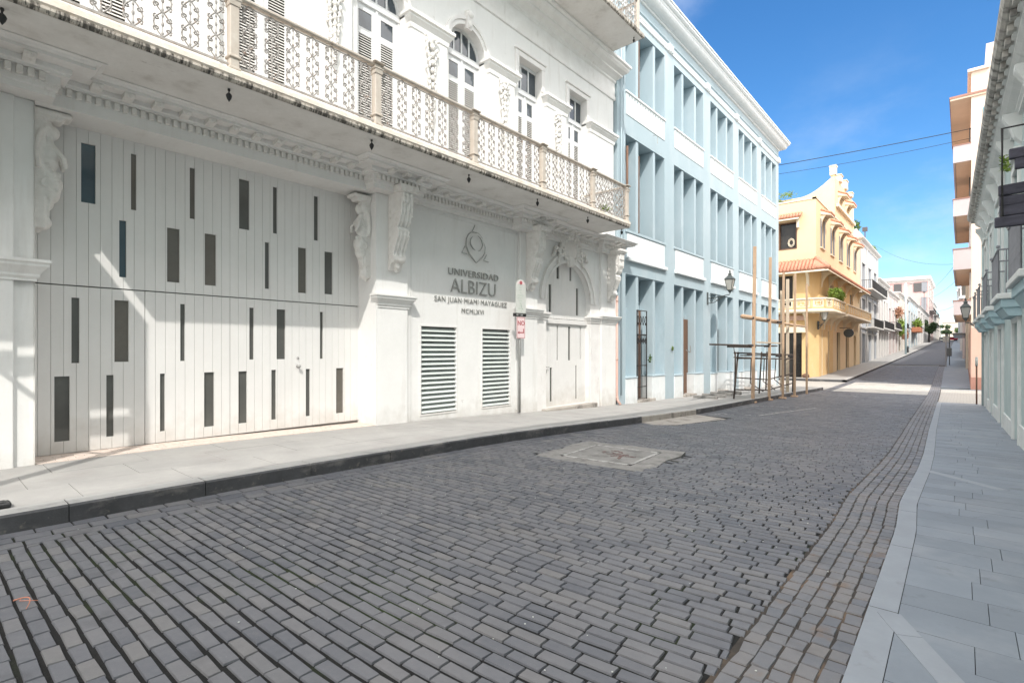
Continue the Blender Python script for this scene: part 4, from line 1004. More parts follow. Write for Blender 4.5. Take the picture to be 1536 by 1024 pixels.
def leaves(mb, c, rad, n, size, rs, flat=1.0):
    for i in range(n):
        while True:
            p = Vector((rs.uniform(-1, 1), rs.uniform(-1, 1), rs.uniform(-1, 1)))
            if p.length < 1: break
        p = p * (.55+.45*rs.random())
        o = Vector((c[0]+p.x*rad[0], c[1]+p.y*rad[1], c[2]+p.z*rad[2]))
        u = Vector((rs.gauss(0, 1), rs.gauss(0, 1), rs.gauss(0, .7))).normalized(); v = u.cross(Vector((rs.gauss(0, 1), rs.gauss(0, 1), rs.gauss(0, 1)))).normalized()
        s = size*rs.uniform(.6, 1.3)
        mb.add([o-u*s, o+v*s*.35, o+u*s, o-v*s*.35], [(0, 1, 2, 3)])
rs = random.Random(11)
for (c, rad, n, s, lab, m_, nm) in (((BX+.08, 18.62, 1.35), (.07, .10, .22), 60, .05, 'small green weed growing from the blue wall beside the iron gate', 'leaf', 'weed'),
                     ((BX+.06, 20.75, 1.78), (.05, .08, .12), 40, .05, 'small yellow green weed on the blue pilaster right of the iron gate', 'leaflight', 'weed'),
                     ((-7.85, 13.15, 5.80), (.12, .30, .14), 90, .06, 'low green weed growing on the white balcony edge near its right end', 'leaflight', 'weed')):
    w_ = MB(); leaves(w_, c, rad, n, s, rs); tag(w_.build(nm, M[m_]), lab, 'weed', 'weeds growing from the walls')

# ---- street lantern on scroll bracket
def lantern(name, label, loc, rz, arm=1.0, sc=1.0, group='wall lanterns on scroll brackets'):
    t = thing(name, label, 'street lamp', loc, rz, group)
    k = MB(); k.box(0, .05, -.05, .05, -.28, .28, .01); k.tube([(.03, 0, .0), (arm*.5, 0, .04), (arm, 0, .12), (arm+.02, 0, .2)], .022, 6)
    k.tube([(.03, 0, -.22), (arm*.3, 0, -.2), (arm*.55, 0, -.06), (arm*.7, 0, .05)], .018, 6)
    for cx_, cz, r in ((.22, -.09, .13), (.45, -.05, .10), (.66, .0, .07), (.18, .14, .09)):
        k.tube([(cx_*arm+r*(1-q/14)*math.cos(q*.6), 0, cz+r*(1-q/14)*math.sin(q*.6)) for q in range(13)], .013, 5)
    k.build('bracket', M['lampiron'], t)
    f = MB(); a = arm; z = .30
    f.lathe(a, 0, [(.03, .18), (.05, .2), (.05, .24), (.10, .28), (.10, .31), (.13, .32)], 4)
    P0, P1 = .12, .24
    for q in range(4):
        g0 = PI/4+q*PI/2; g1 = g0+PI/2; cs = lambda g_, r, z_: (a+r*math.cos(g_), r*math.sin(g_), z_)
        f.tube([cs(g0, P0, z), cs(g0, P1, z+.48)], .013, 4); f.tube([cs(g0, P1, z+.48), cs(g1, P1, z+.48)], .016, 4); f.tube([cs(g0, P0, z), cs(g1, P0, z)], .014, 4)
        f.add([cs(g0, P1+.03, z+.49), cs(g1, P1+.03, z+.49), cs(g1, .06, z+.68), cs(g0, .06, z+.68)], [(0, 1, 2, 3)])
    f.lathe(a, 0, [(.07, z+.67), (.08, z+.72), (.05, z+.75), (.03, z+.80), (.045, z+.83), (.01, z+.90), (0, z+.92)], 8)
    F_ = f.build('lamp_frame', M['lampiron'], t)
    q = MB(); q.add([(a+r*math.cos(PI/4+j*PI/2), r*math.sin(PI/4+j*PI/2), zz) for r, zz in ((.11, z+.01), (.225, z+.47)) for j in range(4)], [(j, (j+1) % 4, 4+(j+1) % 4, 4+j) for j in range(4)])
    q.build('glass', M['lampglass'], t)
    t.scale = (sc, sc, sc); return t
lantern('wall_lantern', 'black lantern on a scroll bracket fixed to the pale blue building', (BX, 24.75, 4.15), 0, 1.0, 1.05)

# ================================================================ timber barricade / scaffold at the kerb
tb = thing('timber_scaffold', 'bare upright timbers nailed to a dark low frame on the kerb before the blue building', 'scaffold', (0, 0, 0))
def post(x, y, h, r, m='timber', lean=(0, 0)):
    b = MB(); z = gs(y)+.02; r *= .86; b.box(-r, r, -r, r, 0, h, .01)
    o = b.build('post', M[m], tb); o.location = (x, y, z); o.rotation_euler = (lean[0], lean[1], 0.2)
for a in ((-6.70, 23.2, 6.55, .075, 'timber', (0, .012)), (-6.6, 25.25, 6.4, .07, 'timber', (0, .008)), (-6.42, 26.85, 5.9, .06, 'timber', (0, .006)), (-6.33, 28.7, 6.1, .065, 'timber', (0, .004)),
          (-6.34, 31.4, 5.9, .06, 'timber'), (-7.35, 30.4, 5.5, .055, 'timberpale'), (-6.9, 29.8, 6.0, .09, 'timberpale')): post(*a)
b = MB(); b.tube([(-6.78, 22.1, 3.07), (-6.75, 27.9, 3.05)], .095, 8); b.tube([(-6.75, 27.6, 3.03), (-6.6, 32.0, 3.0)], .06, 8); b.build('cross_pole', M['timber'], tb, smooth=True)
b = MB(); b.box(-6.95, -6.78, 18.9, 27.4, 1.87, 1.93, .01); b.box(-6.9, -6.8, 20.6, 24.0, 1.80, 1.865, .01); b.build('plank', M['oldiron'], tb)
b = MB(); b.box(-6.62, -6.5, 23.4, 27.2, 2.0, 2.06); b.build('plank', M['timberpale'], tb)
b = MB(); bz = lambda y, z: (z)
for x, y, lx in ((-7.15, 22.75, .10), (-8.3, 26.0, -.05), (-6.7, 30.2, 0), (-8.1, 30.6, 0), (-7.5, 27.4, .05)): b.tube([(x-lx, y-.25, gs(y)+.17), (x, y, 1.62)], .035, 6)
for z in (1.58, 1.36):
    b.tube([(-7.15, 22.6, z), (-6.7, 30.4, z-.12)], .035, 6); b.tube([(-8.3, 25.8, z), (-8.1, 30.6, z-.1)], .03, 6)
for z in (.55, .05): b.tube([(-7.2, 22.6, z), (-7.0, 26.5, z-.24), (-6.7, 30.3, z-.05)], .03, 6)
for y in (26.4, 30.2): b.tube([(-6.9, y, 1.45), (-8.2, y, 1.45)], .03, 6)
for y in (24.0, 26.0, 28.0): b.tube([(-7.0, y, 1.3), (-7.3, y+.9, .2), (-7.1, y+2.2, gs(y)+.3)], .022, 6)
b.tube([(-6.9, 21.4, 1.85), (-7.0, 21.9, 1.3), (-7.15, 22.4, .6)], .014, 5)
b.build('low_frame', M['oldiron'], tb, smooth=True)
b = MB()
for x, y, z in ((-6.74, 23.2, 3.05), (-6.66, 25.25, 3.05), (-6.55, 26.85, 3.03), (-6.76, 23.2, 1.9), (-6.68, 25.25, 1.88), (-6.8, 23.2, 1.5), (-6.75, 25.25, 1.45), (-6.6, 26.85, 1.42), (-6.5, 28.7, 1.4)):
    for q in range(3): b.tube([(x+.13*math.cos(t*PI/4), y+.1*math.sin(t*PI/4), z+.03*q-.03) for t in range(8)], .016, 4, closed=True)
b.build('rope_tie', M['twig'], tb)
for x, y in ((-6.70, 23.2), (-6.6, 25.25), (-6.42, 26.85), (-6.33, 28.7)):
    b = MB(); b.box(x-.16, x+.14, y-.14, y+.14, gs(y)-.01, gs(y)+.07, .02); b.build('base_pad', M['timber'], tb)
for k in range(4):
    b = MB(); b.box(-8.7+.03*k, -7.7+.03*k, 21.8+.9*k, 22.0+.9*k, gs(22)+.18, gs(22)+.28+.02*k, .01); b.build('concrete_block', M['concrete'], tb)

# scaffold in front of the neighbouring house to the left; its frame throws the barred shadow on the garage door
sc_ = thing('steel_scaffold', 'steel scaffold bay with board deck standing left of the white building', 'scaffold', (0, 0, 0))
b = MB()
b.box(-7.34, -7.26, -.42, -.23, .17, 4.8); b.box(-7.34, -7.26, -4, -.23, 4.40, 4.56); b.tube([(-7.3, -.35, 3.4), (-7.3, -1.35, 4.45)], .035, 6); b.tube([(-7.3, -.85, .17), (-7.3, -1.9, 5.0)], .03, 6)
b.build('frame', M['steel'], sc_)
b = MB(); b.box(-7.34, -7.28, -4, -.235, 4.76, 6.0); b.build('toe_board', M['timber'], sc_)
b = MB(); b.box(-9.2, -7.65, -4, .16, 5.42, 5.5); b.build('deck', M['timber'], sc_)
for y in (-4,): 
    b = MB(); b.tube([(-7.3, y, .17), (-7.3, y, 7)], .03, 6); b.tube([(-9.0, y, .17), (-9.0, y, 7)], .03, 6); b.build('upright', M['steel'], sc_)

# ================================================================ YELLOW BUILDING
yb = thing('yellow_building', 'yellow corner building with clay tile canopy, wrapping pierced balcony and stepped rooftop', 'building', (0, 0, 0))
YX = -8.93; Y0 = 47.5; Y1 = 70.8; YR = 13.9
def hole_side(x0, x1, z0, z1): return (x0, x1, z0, z1)
def wall_y(mb, Y, x0, x1, z0, z1, holes, depth):
    """wall facing -Y on plane y=Y"""
    t = MB(); grid_wall(0, x0, x1, z0, z1, holes, depth, mb=t)
    mb.add([(p[1], Y-p[0], p[2]) for p in t.v], t.f)
CH = [(-9.45, Y0), (-9.0, 48.2), (YX+.0, 49.4)]
mb = MB()
wall_y(mb, Y0, -20, -9.45, -1, 8.2, [(-11.9, -9.95, -1, 3.15), (-12.2, -10.6, 5.2, 7.9)], .5)
wall_y(mb, Y0, -20, YX, 8.2, YR, [(-11.6, -10.35, 10.1, 12.2)], .3)
mb.quad((-9.45, Y0, -1), (YX, 48.6, -1), (YX, 48.6, 8.2), (-9.45, Y0, 8.2))
sh = []
for i in range(5):
    y = 49.4+i*4.3; sh += [(y+.2, y+1.0, 10.3, 12.6)]
low = [(49.6, 50.2, -.6, 3.4), (52.2, 52.9, -.6, 3.4), (56.6, 58.4, -.6, 3.4), (61.5, 63.5, -.3, 3.4), (66.5, 68, -.5, 3.3)]
mid = [(53.5, 55.2, 5.0, 7.6), (58.5, 60.4, 5.0, 7.6), (64.0, 66, 5.0, 7.6)]
grid_wall(YX, 48.6, Y1, -1, 8.2, low+mid, .4, mb=mb); grid_wall(YX, Y0, Y1, 8.2, YR, [(a, b, c, d) for a, b, c, d in sh], .3, mb=mb)
mb.quad((YX, Y0, YR), (YX, Y1, YR), (-20, Y1, YR), (-20, Y0, YR)); mb.quad((YX, Y1, -1), (-20, Y1, -1), (-20, Y1, YR), (YX, Y1, YR))
mb.build('wall', M['yellowpale'], yb)
mb = MB(); mb.box(-19.9, YX-.42, Y0+.55, Y1-.1, -1, YR-.1); mb.build('inner_wall', M['darkwin'], yb)
mb = MB(); wall_y(mb, Y0-.01, -13.5, -9.46, 3.2, 8.1, [(-12.3, -10.5, 5.1, 8.0)], .02)
mb.build('painted_wall', M['yellow'], yb); mb = MB()
wall_y(mb, Y0-.02, -9.94, -9.455, -1, 3.15, [], .02)
for a, b in ((48.62, 49.58), (50.22, 52.18), (52.92, 54.6)): mb.box(YX, YX+.02, a, b, -1, 3.9)
mb.quad((-9.44, Y0-.02, -1), (YX+.01, 48.6, -1), (YX+.01, 48.6, 8.1), (-9.44, Y0-.02, 8.1))
for a, b in ((48.6, 53.4), (55.3, 58.4), (60.5, 63.9)): mb.box(YX, YX+.02, a, b, 5.0, 8.1)
mb.build('painted_wall', M['yellow'], yb)
mb = MB(); mb.box(-20.1, YX+.05, Y0-.06, Y0+.25, YR, YR+.12); mb.box(YX-.25, YX+.06, Y0-.06, Y1, YR, YR+.12); mb.build('parapet', M['cream'], yb)
# doorway dark shop interior with gate
mb = MB()
for i in range(8): mb.tube([(-10.75+.11*i, Y0+.2, -.6), (-10.75+.11*i, Y0+.2, 2.2)], .018, 4)
for z in (0, .7, 1.4, 2.1): mb.tube([(-10.8, Y0+.2, z), (-9.95, Y0+.2, z)], .02, 4)
for i in range(3):
    for q in range(3): mb.tube([(-10.55+.28*i+.1*math.cos(t*PI/4), Y0+.19, .2+.7*q+.25*math.sin(t*PI/4)) for t in range(9)], .014, 4)
mb.build('gate', M['black'], yb)
mb = MB(); mb.prism([(-12.2, 3.15), (-9.5, 3.15), (-9.7, 3.6), (-11.8, 3.6)], 1, Y0-.9, Y0-.02); mb.build('awning', M['cream'], yb)
mb = MB(); mb.box(-12.4, -9.5, Y0-.25, Y0-.02, 4.15, 4.55, .03); mb.build('sign_board', M['peachlow'], yb)
for (a, b, c, d) in mid+low[2:]:
    m_ = MB(); m_.box(YX-.3, YX-.2, a, b, c, d); m_.build('door', M['darkwin'] if c < 1 else M['greyshut'], yb)
m_ = MB(); m_.box(YX-.3, YX-.2, 49.6, 50.2, -1, 3.4); m_.build('door', M['greyshut'], yb); m_ = MB(); m_.box(YX-.3, YX-.2, 52.2, 52.9, -1, 3.4); m_.build('door', M['greyshut'], yb)
# clay tile canopies
def tiled(parent, path, out, z0, z1, name='tile_canopy', pitch=.26):
    """sloped canopy of barrel tiles following a plan path, eaves at z0, wall line at z1"""
    mb = MB()
    for (ax, ay), (bx_, by_) in zip(path, path[1:]):
        d = Vector((bx_-ax, by_-ay)); L = d.length; d.normalize(); n = Vector((d.y, -d.x)); k = 0
        while k < L:
            a = Vector((ax, ay))+d*(k+pitch/2)
            mb.tube([(a.x, a.y, z1), (a.x+n.x*out, a.y+n.y*out, z0)], [pitch*.46, pitch*.5], 6); k += pitch
    for (px_, py_) in path[1:-1]:
        pass
    ob = mb.build(name, M['tile'], parent, smooth=True)
    u = MB(); u.sweep(path, [(0, z1-.1), (out, z0-.12), (out, z0-.2), (0, z1-.4)]); u.build('eaves_board', M['cream'], ob)
    return ob
can = tiled(yb, [(-14, Y0), (YX, Y0), (YX, Y1-.2)], 1.05, 8.1, 9.05)
mb = MB(); mb.tube([(YX, Y0, 9.12), (YX+.55, Y0-.5, 8.65), (YX+1.05, Y0-1.05, 8.15)], .2, 7); mb.build('hip_tiles', M['tile'], can, smooth=True)
mb = MB()
for i in range(7):
    k = i/6; x = YX+.5+.0*k
for t in range(1, 8):
    q = t/8
    for s in (0, 1):
        # fill the mitre between the two slopes
        if s == 0: mb.tube([(YX+1.05*q, Y0-1.05*q, 9.05-.95*q), (YX+1.05*q, Y0-1.05, 8.15)], .13, 6)
        else: mb.tube([(YX+1.05*q, Y0-1.05*q, 9.05-.95*q), (YX+1.05, Y0-1.05*q, 8.1)], .13, 6)
mb.build('corner_tiles', M['tile'], can, smooth=True)
def corbel(h=1.3, d=.95, w=.2):
    P = [(0, 0), (d, 0), (d, -.14)]+[(d-.08-(d-.16)*math.sin(t*PI/16), -.16-(h-.3)*(1-math.cos(t*PI/16))) for t in range(0, 9)]+[(0, -h)]
    b = MB(); b.prism(P, 1, -w/2, w/2); return b
cb = corbel().build('corbel', M['cream'], yb); cb.location = (YX, 49.6, 8.2)
for y in (52.7, 57.0, 61.3, 65.6, 69.6): dup(cb, yb, (YX, y, 8.2))
for x in (-9.5, -12.5): dup(cb, yb, (x, Y0, 8.2), -PI/2)
for y in (50.6, 53.6): dup(cb, yb, (YX, y, 4.72))
for y in (55.8, 60, 65): dup(cb, yb, (YX, y, 4.72))
for x in (-9.6, -12.4): dup(cb, yb, (x, Y0, 4.72), -PI/2)
def pbalcony(path, name='balcony'):
    b = MB(); b.sweep(path, [(-1.25, 4.72), (0, 4.72), (.06, 4.78), (.06, 4.86), (-.02, 4.98), (-.02, 5.0), (-1.25, 5.0)]); b.build(name+'_slab', M['cream'], yb) if False else None
    o = b.build(name, M['cream'], yb)
    t = MB(); t.sweep(path, [(-.12, 5.72), (.03, 5.72), (.05, 5.78), (.03, 5.84), (-.12, 5.84), (-.12, 5.72)]); t.build('top_rail', M['cream'], o)
    s = MB(); s.sweep(path, [(-.12, 5.0), (0, 5.0), (0, 5.12), (-.12, 5.12), (-.12, 5.0)]); s.build('bottom_rail', M['yellow'], o)
    pn = MB(); gd_ = MB()
    for (ax, ay), (bx_, by_) in zip(path, path[1:]):
        d = Vector((bx_-ax, by_-ay)); L = d.length; d.normalize(); nn = max(1, round(L/1.15)); w = L/nn; ang = math.atan2(d.y, d.x)
        for i in range(nn):
            c = Vector((ax, ay))+d*(i*w); T = Matrix.Translation((c.x, c.y, 0)) @ Matrix.Rotation(ang, 4, 'Z')
            k = len(gd_.v); gd_.box(-.09, .09, 0, .12, 5.1, 5.74); gd_.xf(T, k)
            k = len(pn.v)
            for q in ((.09, .22, 5.12, 5.74), (w-.22, w-.09, 5.12, 5.74), (.22, w-.22, 5.12, 5.2), (.22, w-.22, 5.66, 5.74)): pn.box(q[0], q[1], .03, .09, q[2], q[3])
            cx_ = w/2
            pn.tube([(cx_+.16*math.cos(t*PI/4), .06, 5.43+.16*math.sin(t*PI/4)) for t in range(8)], .035, 5, closed=True)
            for sx_, sz_ in ((1, 1), (-1, 1), (1, -1), (-1, -1)): pn.tube([(cx_+sx_*.12, .06, 5.43+sz_*.1), (cx_+sx_*(w/2-.2), .06, 5.43+sz_*.24)], .035, 5)
            pn.xf(T, k)
    pn.build('pierced_panel', M['cream'], o); gd_.build('pier', M['yellow'], o)
    return o
pbalcony([(-14, 46.3), (-9.0, 46.3), (-8.1, 46.7), (-7.72, 47.6), (-7.7, 52.8), (YX, 53.4)])
pbalcony([(YX, 54.2), (-7.75, 54.8), (-7.75, 69.5), (YX, 69.9)])
w_ = MB(); leaves(w_, (-8.05, 51.0, 6.35), (.6, 2.3, .65), 1500, .14, rs)
pt = thing('balcony_plant', 'bushy light green plant spilling over the yellow corner balcony', 'plant', (-8.0, 51.0, 5.1)); pt.location = (0, 0, 0)
w_.build('foliage', M['leaflight'], pt); b = MB(); b.box(-8.3, -7.9, 49.9, 52.1, 5.0, 5.75, .03); b.build('planter', M['terrac'], pt)
# small tiled hoods over the upper windows, louvred shutters
def hood(parent, y0, y1, z):
    o = tiled(parent, [(YX, y0), (YX, y1)], .75, z, z+.35, 'window_hood', .22)
    for y in (y0+.15, y1-.15): dup(cb, parent, (YX, y, z+.1), 0, (.75, .7, .95))
for i, (a, b, c, d) in enumerate(sh):
    hood(yb, a-.35, b+.5, 13.0)
    for yy in (a-.42, b+.0):
        m_ = MB(); m_.box(YX+.005, YX+.06, yy, yy+.42, c-.05, d); 
        for q in range(18): m_.box(YX+.06, YX+.07, yy+.05, yy+.37, c+.08+q*.12, c+.14+q*.12)
        m_.build('shutter', M['greyshut'], yb)
    m_ = MB(); m_.box(YX-.02, YX+.12, a-.5, b+.5, c-.15, c-.05, .01); m_.build('sill', M['cream'], yb)
o = tiled(yb, [(-12.3, Y0), (-10.05, Y0)], .6, 12.55, 12.95, 'window_hood', .22)
m_ = MB(); m_.box(-10.28, -10.1, Y0-.3, Y0, 11.7, 12.5, .02); m_.build('corbel', M['cream'], yb)
m_ = MB(); m_.box(-11.55, -10.4, Y0+.2, Y0+.26, 10.12, 12.15); W_ = m_.build('window', M['darkwin'], yb)
m_ = MB(); wall_y(m_, Y0-.03, -11.66, -10.29, 10.04, 12.26, [(-11.58, -10.37, 10.12, 12.18)], .2); m_.build('frame', M['brownwood'], W_)
m_ = MB()
for t in range(16): m_.tube([(-10.75+.25*math.cos(t*PI/4)*(1-.3*(t//8)), Y0+.15, 10.5+.35*math.sin(t*PI/4)*(1-.3*(t//8))+.1), (-10.75+.25*math.cos((t+1)*PI/4)*(1-.3*(t//8)), Y0+.15, 10.6+.35*math.sin((t+1)*PI/4)*(1-.3*(t//8)))], .03, 4)
m_.build('scroll_grille', M['cream'], W_)
# stepped rooftop storey with swept parapet
TY = 55.6; N_ = 16; m_ = MB(); xs = [YX-(5.2*i/N_) for i in range(N_+1)]
top = [17.95-1.9*(1-math.cos(min(1, i/(N_*.55))*PI/2)**1.4 if i < 9 else 1) if False else 17.9-1.6*math.sin(min(1, i/9)*PI/2) for i in range(N_+1)]
P = [(x, z) for x, z in zip(xs, top)]
m_.prism([(YX, YR)]+P+[(xs[-1], YR)], 1, TY, TY+.3)
m_.box(YX-.3, YX+.004, TY+.31, 66.5, YR, 17.7); m_.box(-20, YX-.35, TY+4, 66.5, YR, 16.5); m_.box(-14.2, -13.4, TY-.3, TY, YR, 16.3)
m_.prism([(-13.9, YR), (-12.9, YR), (-13.1, 16.4), (-13.55, 17.9), (-13.9, 17.9)], 1, 52.2, 52.5)
m_.build('rooftop_storey', M['yellowpale'], yb)
m_ = MB(); m_.box(YX-.4, YX+.1, TY-.1, TY+.5, 17.85, 18.6, .03); m_.box(YX-.45, YX+.15, TY-.15, TY+.55, 18.6, 18.75, .02); m_.build('chimney_block', M['cream'], yb)
for q_ in ((57.5, 58.5, 18.3), (60.5, 61.5, 18.5), (64.0, 64.8, 18.1)):
    m_ = MB(); m_.box(YX-.3, YX+.2, q_[0], q_[1], 17.7, q_[2], .05); m_.box(YX-.36, YX+.26, q_[0]-.06, q_[1]+.06, q_[2], q_[2]+.1, .02); m_.build('parapet_block', M['cream'], yb)
for y in (57.0, 61.0): hood(yb, y, y+1.8, 16.3)
m_ = MB(); m_.box(YX+.0, YX+.25, 56, 66, 15.0, 15.3, .02); m_.build('string_course', M['cream'], yb)
w_ = MB(); leaves(w_, (-10.2, 53.5, 14.7), (.9, 1.4, .8), 500, .12, rs); leaves(w_, (-13, 55.2, 16.6), (1.4, .3, .5), 260, .1, rs)
tag(w_.build('rooftop_shrub', M['leaflight']), 'shrub growing on the roof terrace of the yellow building', 'shrub')
m_ = MB(); m_.prism([(-12.9, 14.05), (-11.4, 14.05), (-11.9, 14.9), (-12.6, 15.2)], 1, 51, 53); tag(m_.build('roof_tarp', M['leafdark']), 'dark sheet tented on the roof terrace of the yellow building', 'cover')
lantern('wall_lantern', 'lantern on a scroll bracket at the corner of the yellow building under its balcony', (-8.95, 48.4, 3.75), -PI/3, 1.0, 1.25)
m_ = MB(); m_.lathe(0, 0, [(.0, 0), (.42, 0), (.42, .06), (0, .06)], 14); m_.xf(Matrix.Translation((YX+.75, 58.0, 3.35)) @ Matrix.Rotation(PI/2, 4, 'X')); m_.tube([(YX, 58.0, 3.85), (YX+.9, 58.0, 3.85)], .03, 5)
tag(m_.build('hanging_sign', M['cardark']), 'dark round sign hanging from the yellow building front', 'sign')
m_ = MB(); m_.ball((-9.6, 47.2, gs(47)+.3), (.28, .2, .2), 9, 6); m_.box(-9.8, -9.4, 47.05, 47.35, gs(47)+.15, gs(47)+.3, .03); tag(m_.build('rubbish_bag', M['brownwood'], smooth=True), 'small brown bag of rubbish at the foot of the yellow corner', 'bag')

# ================================================================ other houses on the left
def house(name, label, cat, X, y0, y1, zt, wallm, trimm, floors, grp=None, balc=(), nwin=3, roof=None, doorm='greyshut', side_win=(), depth=14, fence=True):
    t = thing(name, label, cat, (0, 0, 0), 0, grp); base = min(gs(y0), gs(y1))-1.0; yc = (y0+y1)/2; L = y1-y0; holes = []
    gz = gs(yc)+.17
    for fi, (zb, zh) in enumerate(floors):
        for i in range(nwin):
            c = y0+L*(i+.5)/nwin; w = L/nwin*.25; holes.append((c-w, c+w, (base if fi == 0 else gz+zb), gz+zh))
    m_ = grid_wall(X, y0, y1, base, zt, holes, .3); m_.quad((X, y0, base), (X-depth, y0, base), (X-depth, y0, zt), (X, y0, zt)); m_.quad((X, y1, base), (X-depth, y1, base), (X-depth, y1, zt), (X, y1, zt))
    m_.quad((X, y0, zt), (X, y1, zt), (X-depth, y1, zt), (X-depth, y0, zt)); m_.build('wall', wallm, t)
    m_ = MB(); m_.sweep([(X-depth, y0), (X, y0), (X, y1), (X-depth, y1)], [(0, zt-.55), (.08, zt-.5), (.12, zt-.3), (.35, zt-.15), (.42, zt-.05), (.42, zt+.05), (0, zt+.12)]); m_.build('cornice', trimm, t)
    m_ = MB()
    for fi, (zb, zh) in enumerate(floors[:-1]): m_.box(X-.01, X+.16, y0, y1, gz+zh+.55, gz+zh+.75, .03)
    m_.build('string_course', trimm, t)
    for q in range(nwin+1):
        m_ = MB(); c = min(max(y0+L*q/nwin, y0+.3), y1-.3); m_.box(X-.01, X+.09, c-.28, c+.28, base, zt-.6, .02); m_.build('pilaster', trimm, t)
    for h in holes:
        m_ = MB()
        n = 2
        for q in range(n):
            a = h[0]+(h[1]-h[0])*q/n; b = h[0]+(h[1]-h[0])*(q+1)/n; m_.box(X-.24, X-.16, a+.02, b-.02, max(h[2], gz)+.02, h[3]-.05, .01)
        m_.build('door' if h[2] < gz+.5 else 'window', M[doorm], t)
        m_ = MB()
        zz = max(h[2], gz)
        for q in ((h[0]-.14, h[0], zz, h[3]), (h[1], h[1]+.14, zz, h[3]), (h[0]-.2, h[1]+.2, h[3], h[3]+.16)): m_.box(X-.01, X+.05, *q, .008)
        m_.build('frame', trimm, t)
    for (a, b, z, out) in balc:
        z += gz; m_ = MB(); m_.box(X, X+out, y0+L*a, y0+L*b, z-.18, z, .02); B_ = m_.build('balcony', trimm, t)
        r_ = MB(); ya, yb_ = y0+L*a+.05, y0+L*b-.05; n = int((yb_-ya)/.16)
        for i in range(n+1): r_.tube([(X+out-.06, ya+(yb_-ya)*i/n, z), (X+out-.06, ya+(yb_-ya)*i/n, z+.95)], .014, 4)
        for i in range(6): r_.tube([(X+.05+(out-.1)*i/6, ya, z), (X+.05+(out-.1)*i/6, ya, z+.95)], .014, 4)
        r_.tube([(X, ya, z+.97), (X+out-.06, ya, z+.97), (X+out-.06, yb_, z+.97), (X, yb_, z+.97)], .03, 5); r_.build('railing', M['black'], B_)
    return t
M['fartrim'] = mt('far_trim', (.60, .585, .56), (.5, .49, .47), 2, .8, .1, 40)
def mm(n, c, c2=None): return mt(n, c, c2, 1, .85, .1, 30, stain=[(tuple(q*.6 for q in c), .4, .6, .8, 1.2, (1, 1, .4))])
GW = mm('grey_white_wall', (.46, .49, .53)); WH = mm('white_wall', (.60, .58, .565)); PK = mm('pink_white_wall', (.60, .49, .47)); CRm = mm('cream_wall', (.60, .54, .45)); LB = mm('light_blue_wall', (.46, .55, .60)); PINK = mm('pink_wall', (.55, .37, .35))
HX = -8.93
house('townhouse', 'grey white three storey townhouse with two iron balconies beyond the yellow building', 'building', HX, 71, 87, 14.6, GW, M['fartrim'], [(0, 3.3), (4.4, 7.4), (8.6, 11.6)], 'houses along the left side of the street', ((.02, .98, 8.4, 1.2), (.3, .9, 4.2, .9)), 3)
m_ = MB(); m_.box(HX-3, HX-.4, 72, 80, 14.6, 15.9, .05); m_.box(HX-2, HX-1.2, 81, 82, 14.6, 16.6, .05); m_.build('roof_room', WH, [o for o in COL.objects if o.name == 'townhouse'][0])
house('townhouse', 'white two storey townhouse with tall narrow windows beyond the grey white one', 'building', HX, 87.1, 100, 11.6, WH, M['fartrim'], [(0, 3.3), (4.3, 8.2)], 'houses along the left side of the street', ((.0, 1, 4.0, .9),), 4)
house('townhouse', 'pinkish white low townhouse with closed doors, third past the yellow building', 'building', HX, 100.1, 116, 11.0, PK, M['fartrim'], [(0, 3.2), (4.3, 7.2)], 'houses along the left side of the street', ((.1, .8, 4.0, 1.0),), 3)
house('townhouse', 'light cream townhouse behind the flowering creeper', 'building', HX, 116.1, 138, 12.2, CRm, M['fartrim'], [(0, 3.2), (4.3, 7.4)], 'houses along the left side of the street', ((.1, .5, 4.0, 1.0),), 4)
house('townhouse', 'pale blue white townhouse with deep eaves in the distance on the left', 'building', HX, 138.1, 170, 13.2, LB, M['fartrim'], [(0, 3.4), (4.5, 7.6)], 'houses along the left side of the street', ((.4, .9, 4.0, 1.2),), 4)
house('townhouse', 'white townhouse just before the tall pink block', 'building', HX, 170.1, 226, 13.6, WH, M['fartrim'], [(0, 3.6), (4.8, 8)], 'houses along the left side of the street', (), 5)
pk = house('apartment_block', 'tall pink apartment block rising over the white houses in the distance', 'building', HX, 227, 262, 26.0, PINK, M['fartrim'], [(0, 4), (6, 9), (11, 14), (16, 19)], None, ((.1, .9, 10.5, 1.2), (.1, .9, 5.5, 1.2)), 3, depth=26)
for i, x in enumerate((-13, -18.5, -21.5, -28)):
    m_ = MB(); m_.box(x, x+(2.2 if i != 2 else 1.6), 226.7, 227, 22, 25, .02); m_.build('window', M['darkwin'], pk)
m_ = MB(); m_.box(-10.8, -9.3, 226.7, 227, 22, 25.2); m_.box(-12.4, -11.2, 226.7, 227, 13.5, 15.5); m_.box(-10.9, -9.5, 226.7, 227, 15.5, 20); m_.build('window', M['greyshut'], pk)
m_ = MB(); m_.box(-36, HX+.6, 226, 263, 26.1, 27.2, .05); m_.build('roof_slab', WH, pk)
house('townhouse', 'white block past the tall pink block at the far end', 'building', HX, 263, 292, 20.5, WH, M['fartrim'], [(0, 4), (6, 9), (11, 14)], 'houses along the left side of the street', ((.1, .9, 10, 1.2), (.1, .9, 5.5, 1.2)), 3)
house('townhouse', 'distant cream block at the far left end of the street', 'building', HX, 293, 330, 17.5, CRm, M['fartrim'], [(0, 4), (6, 9)], 'houses along the left side of the street', (), 4)
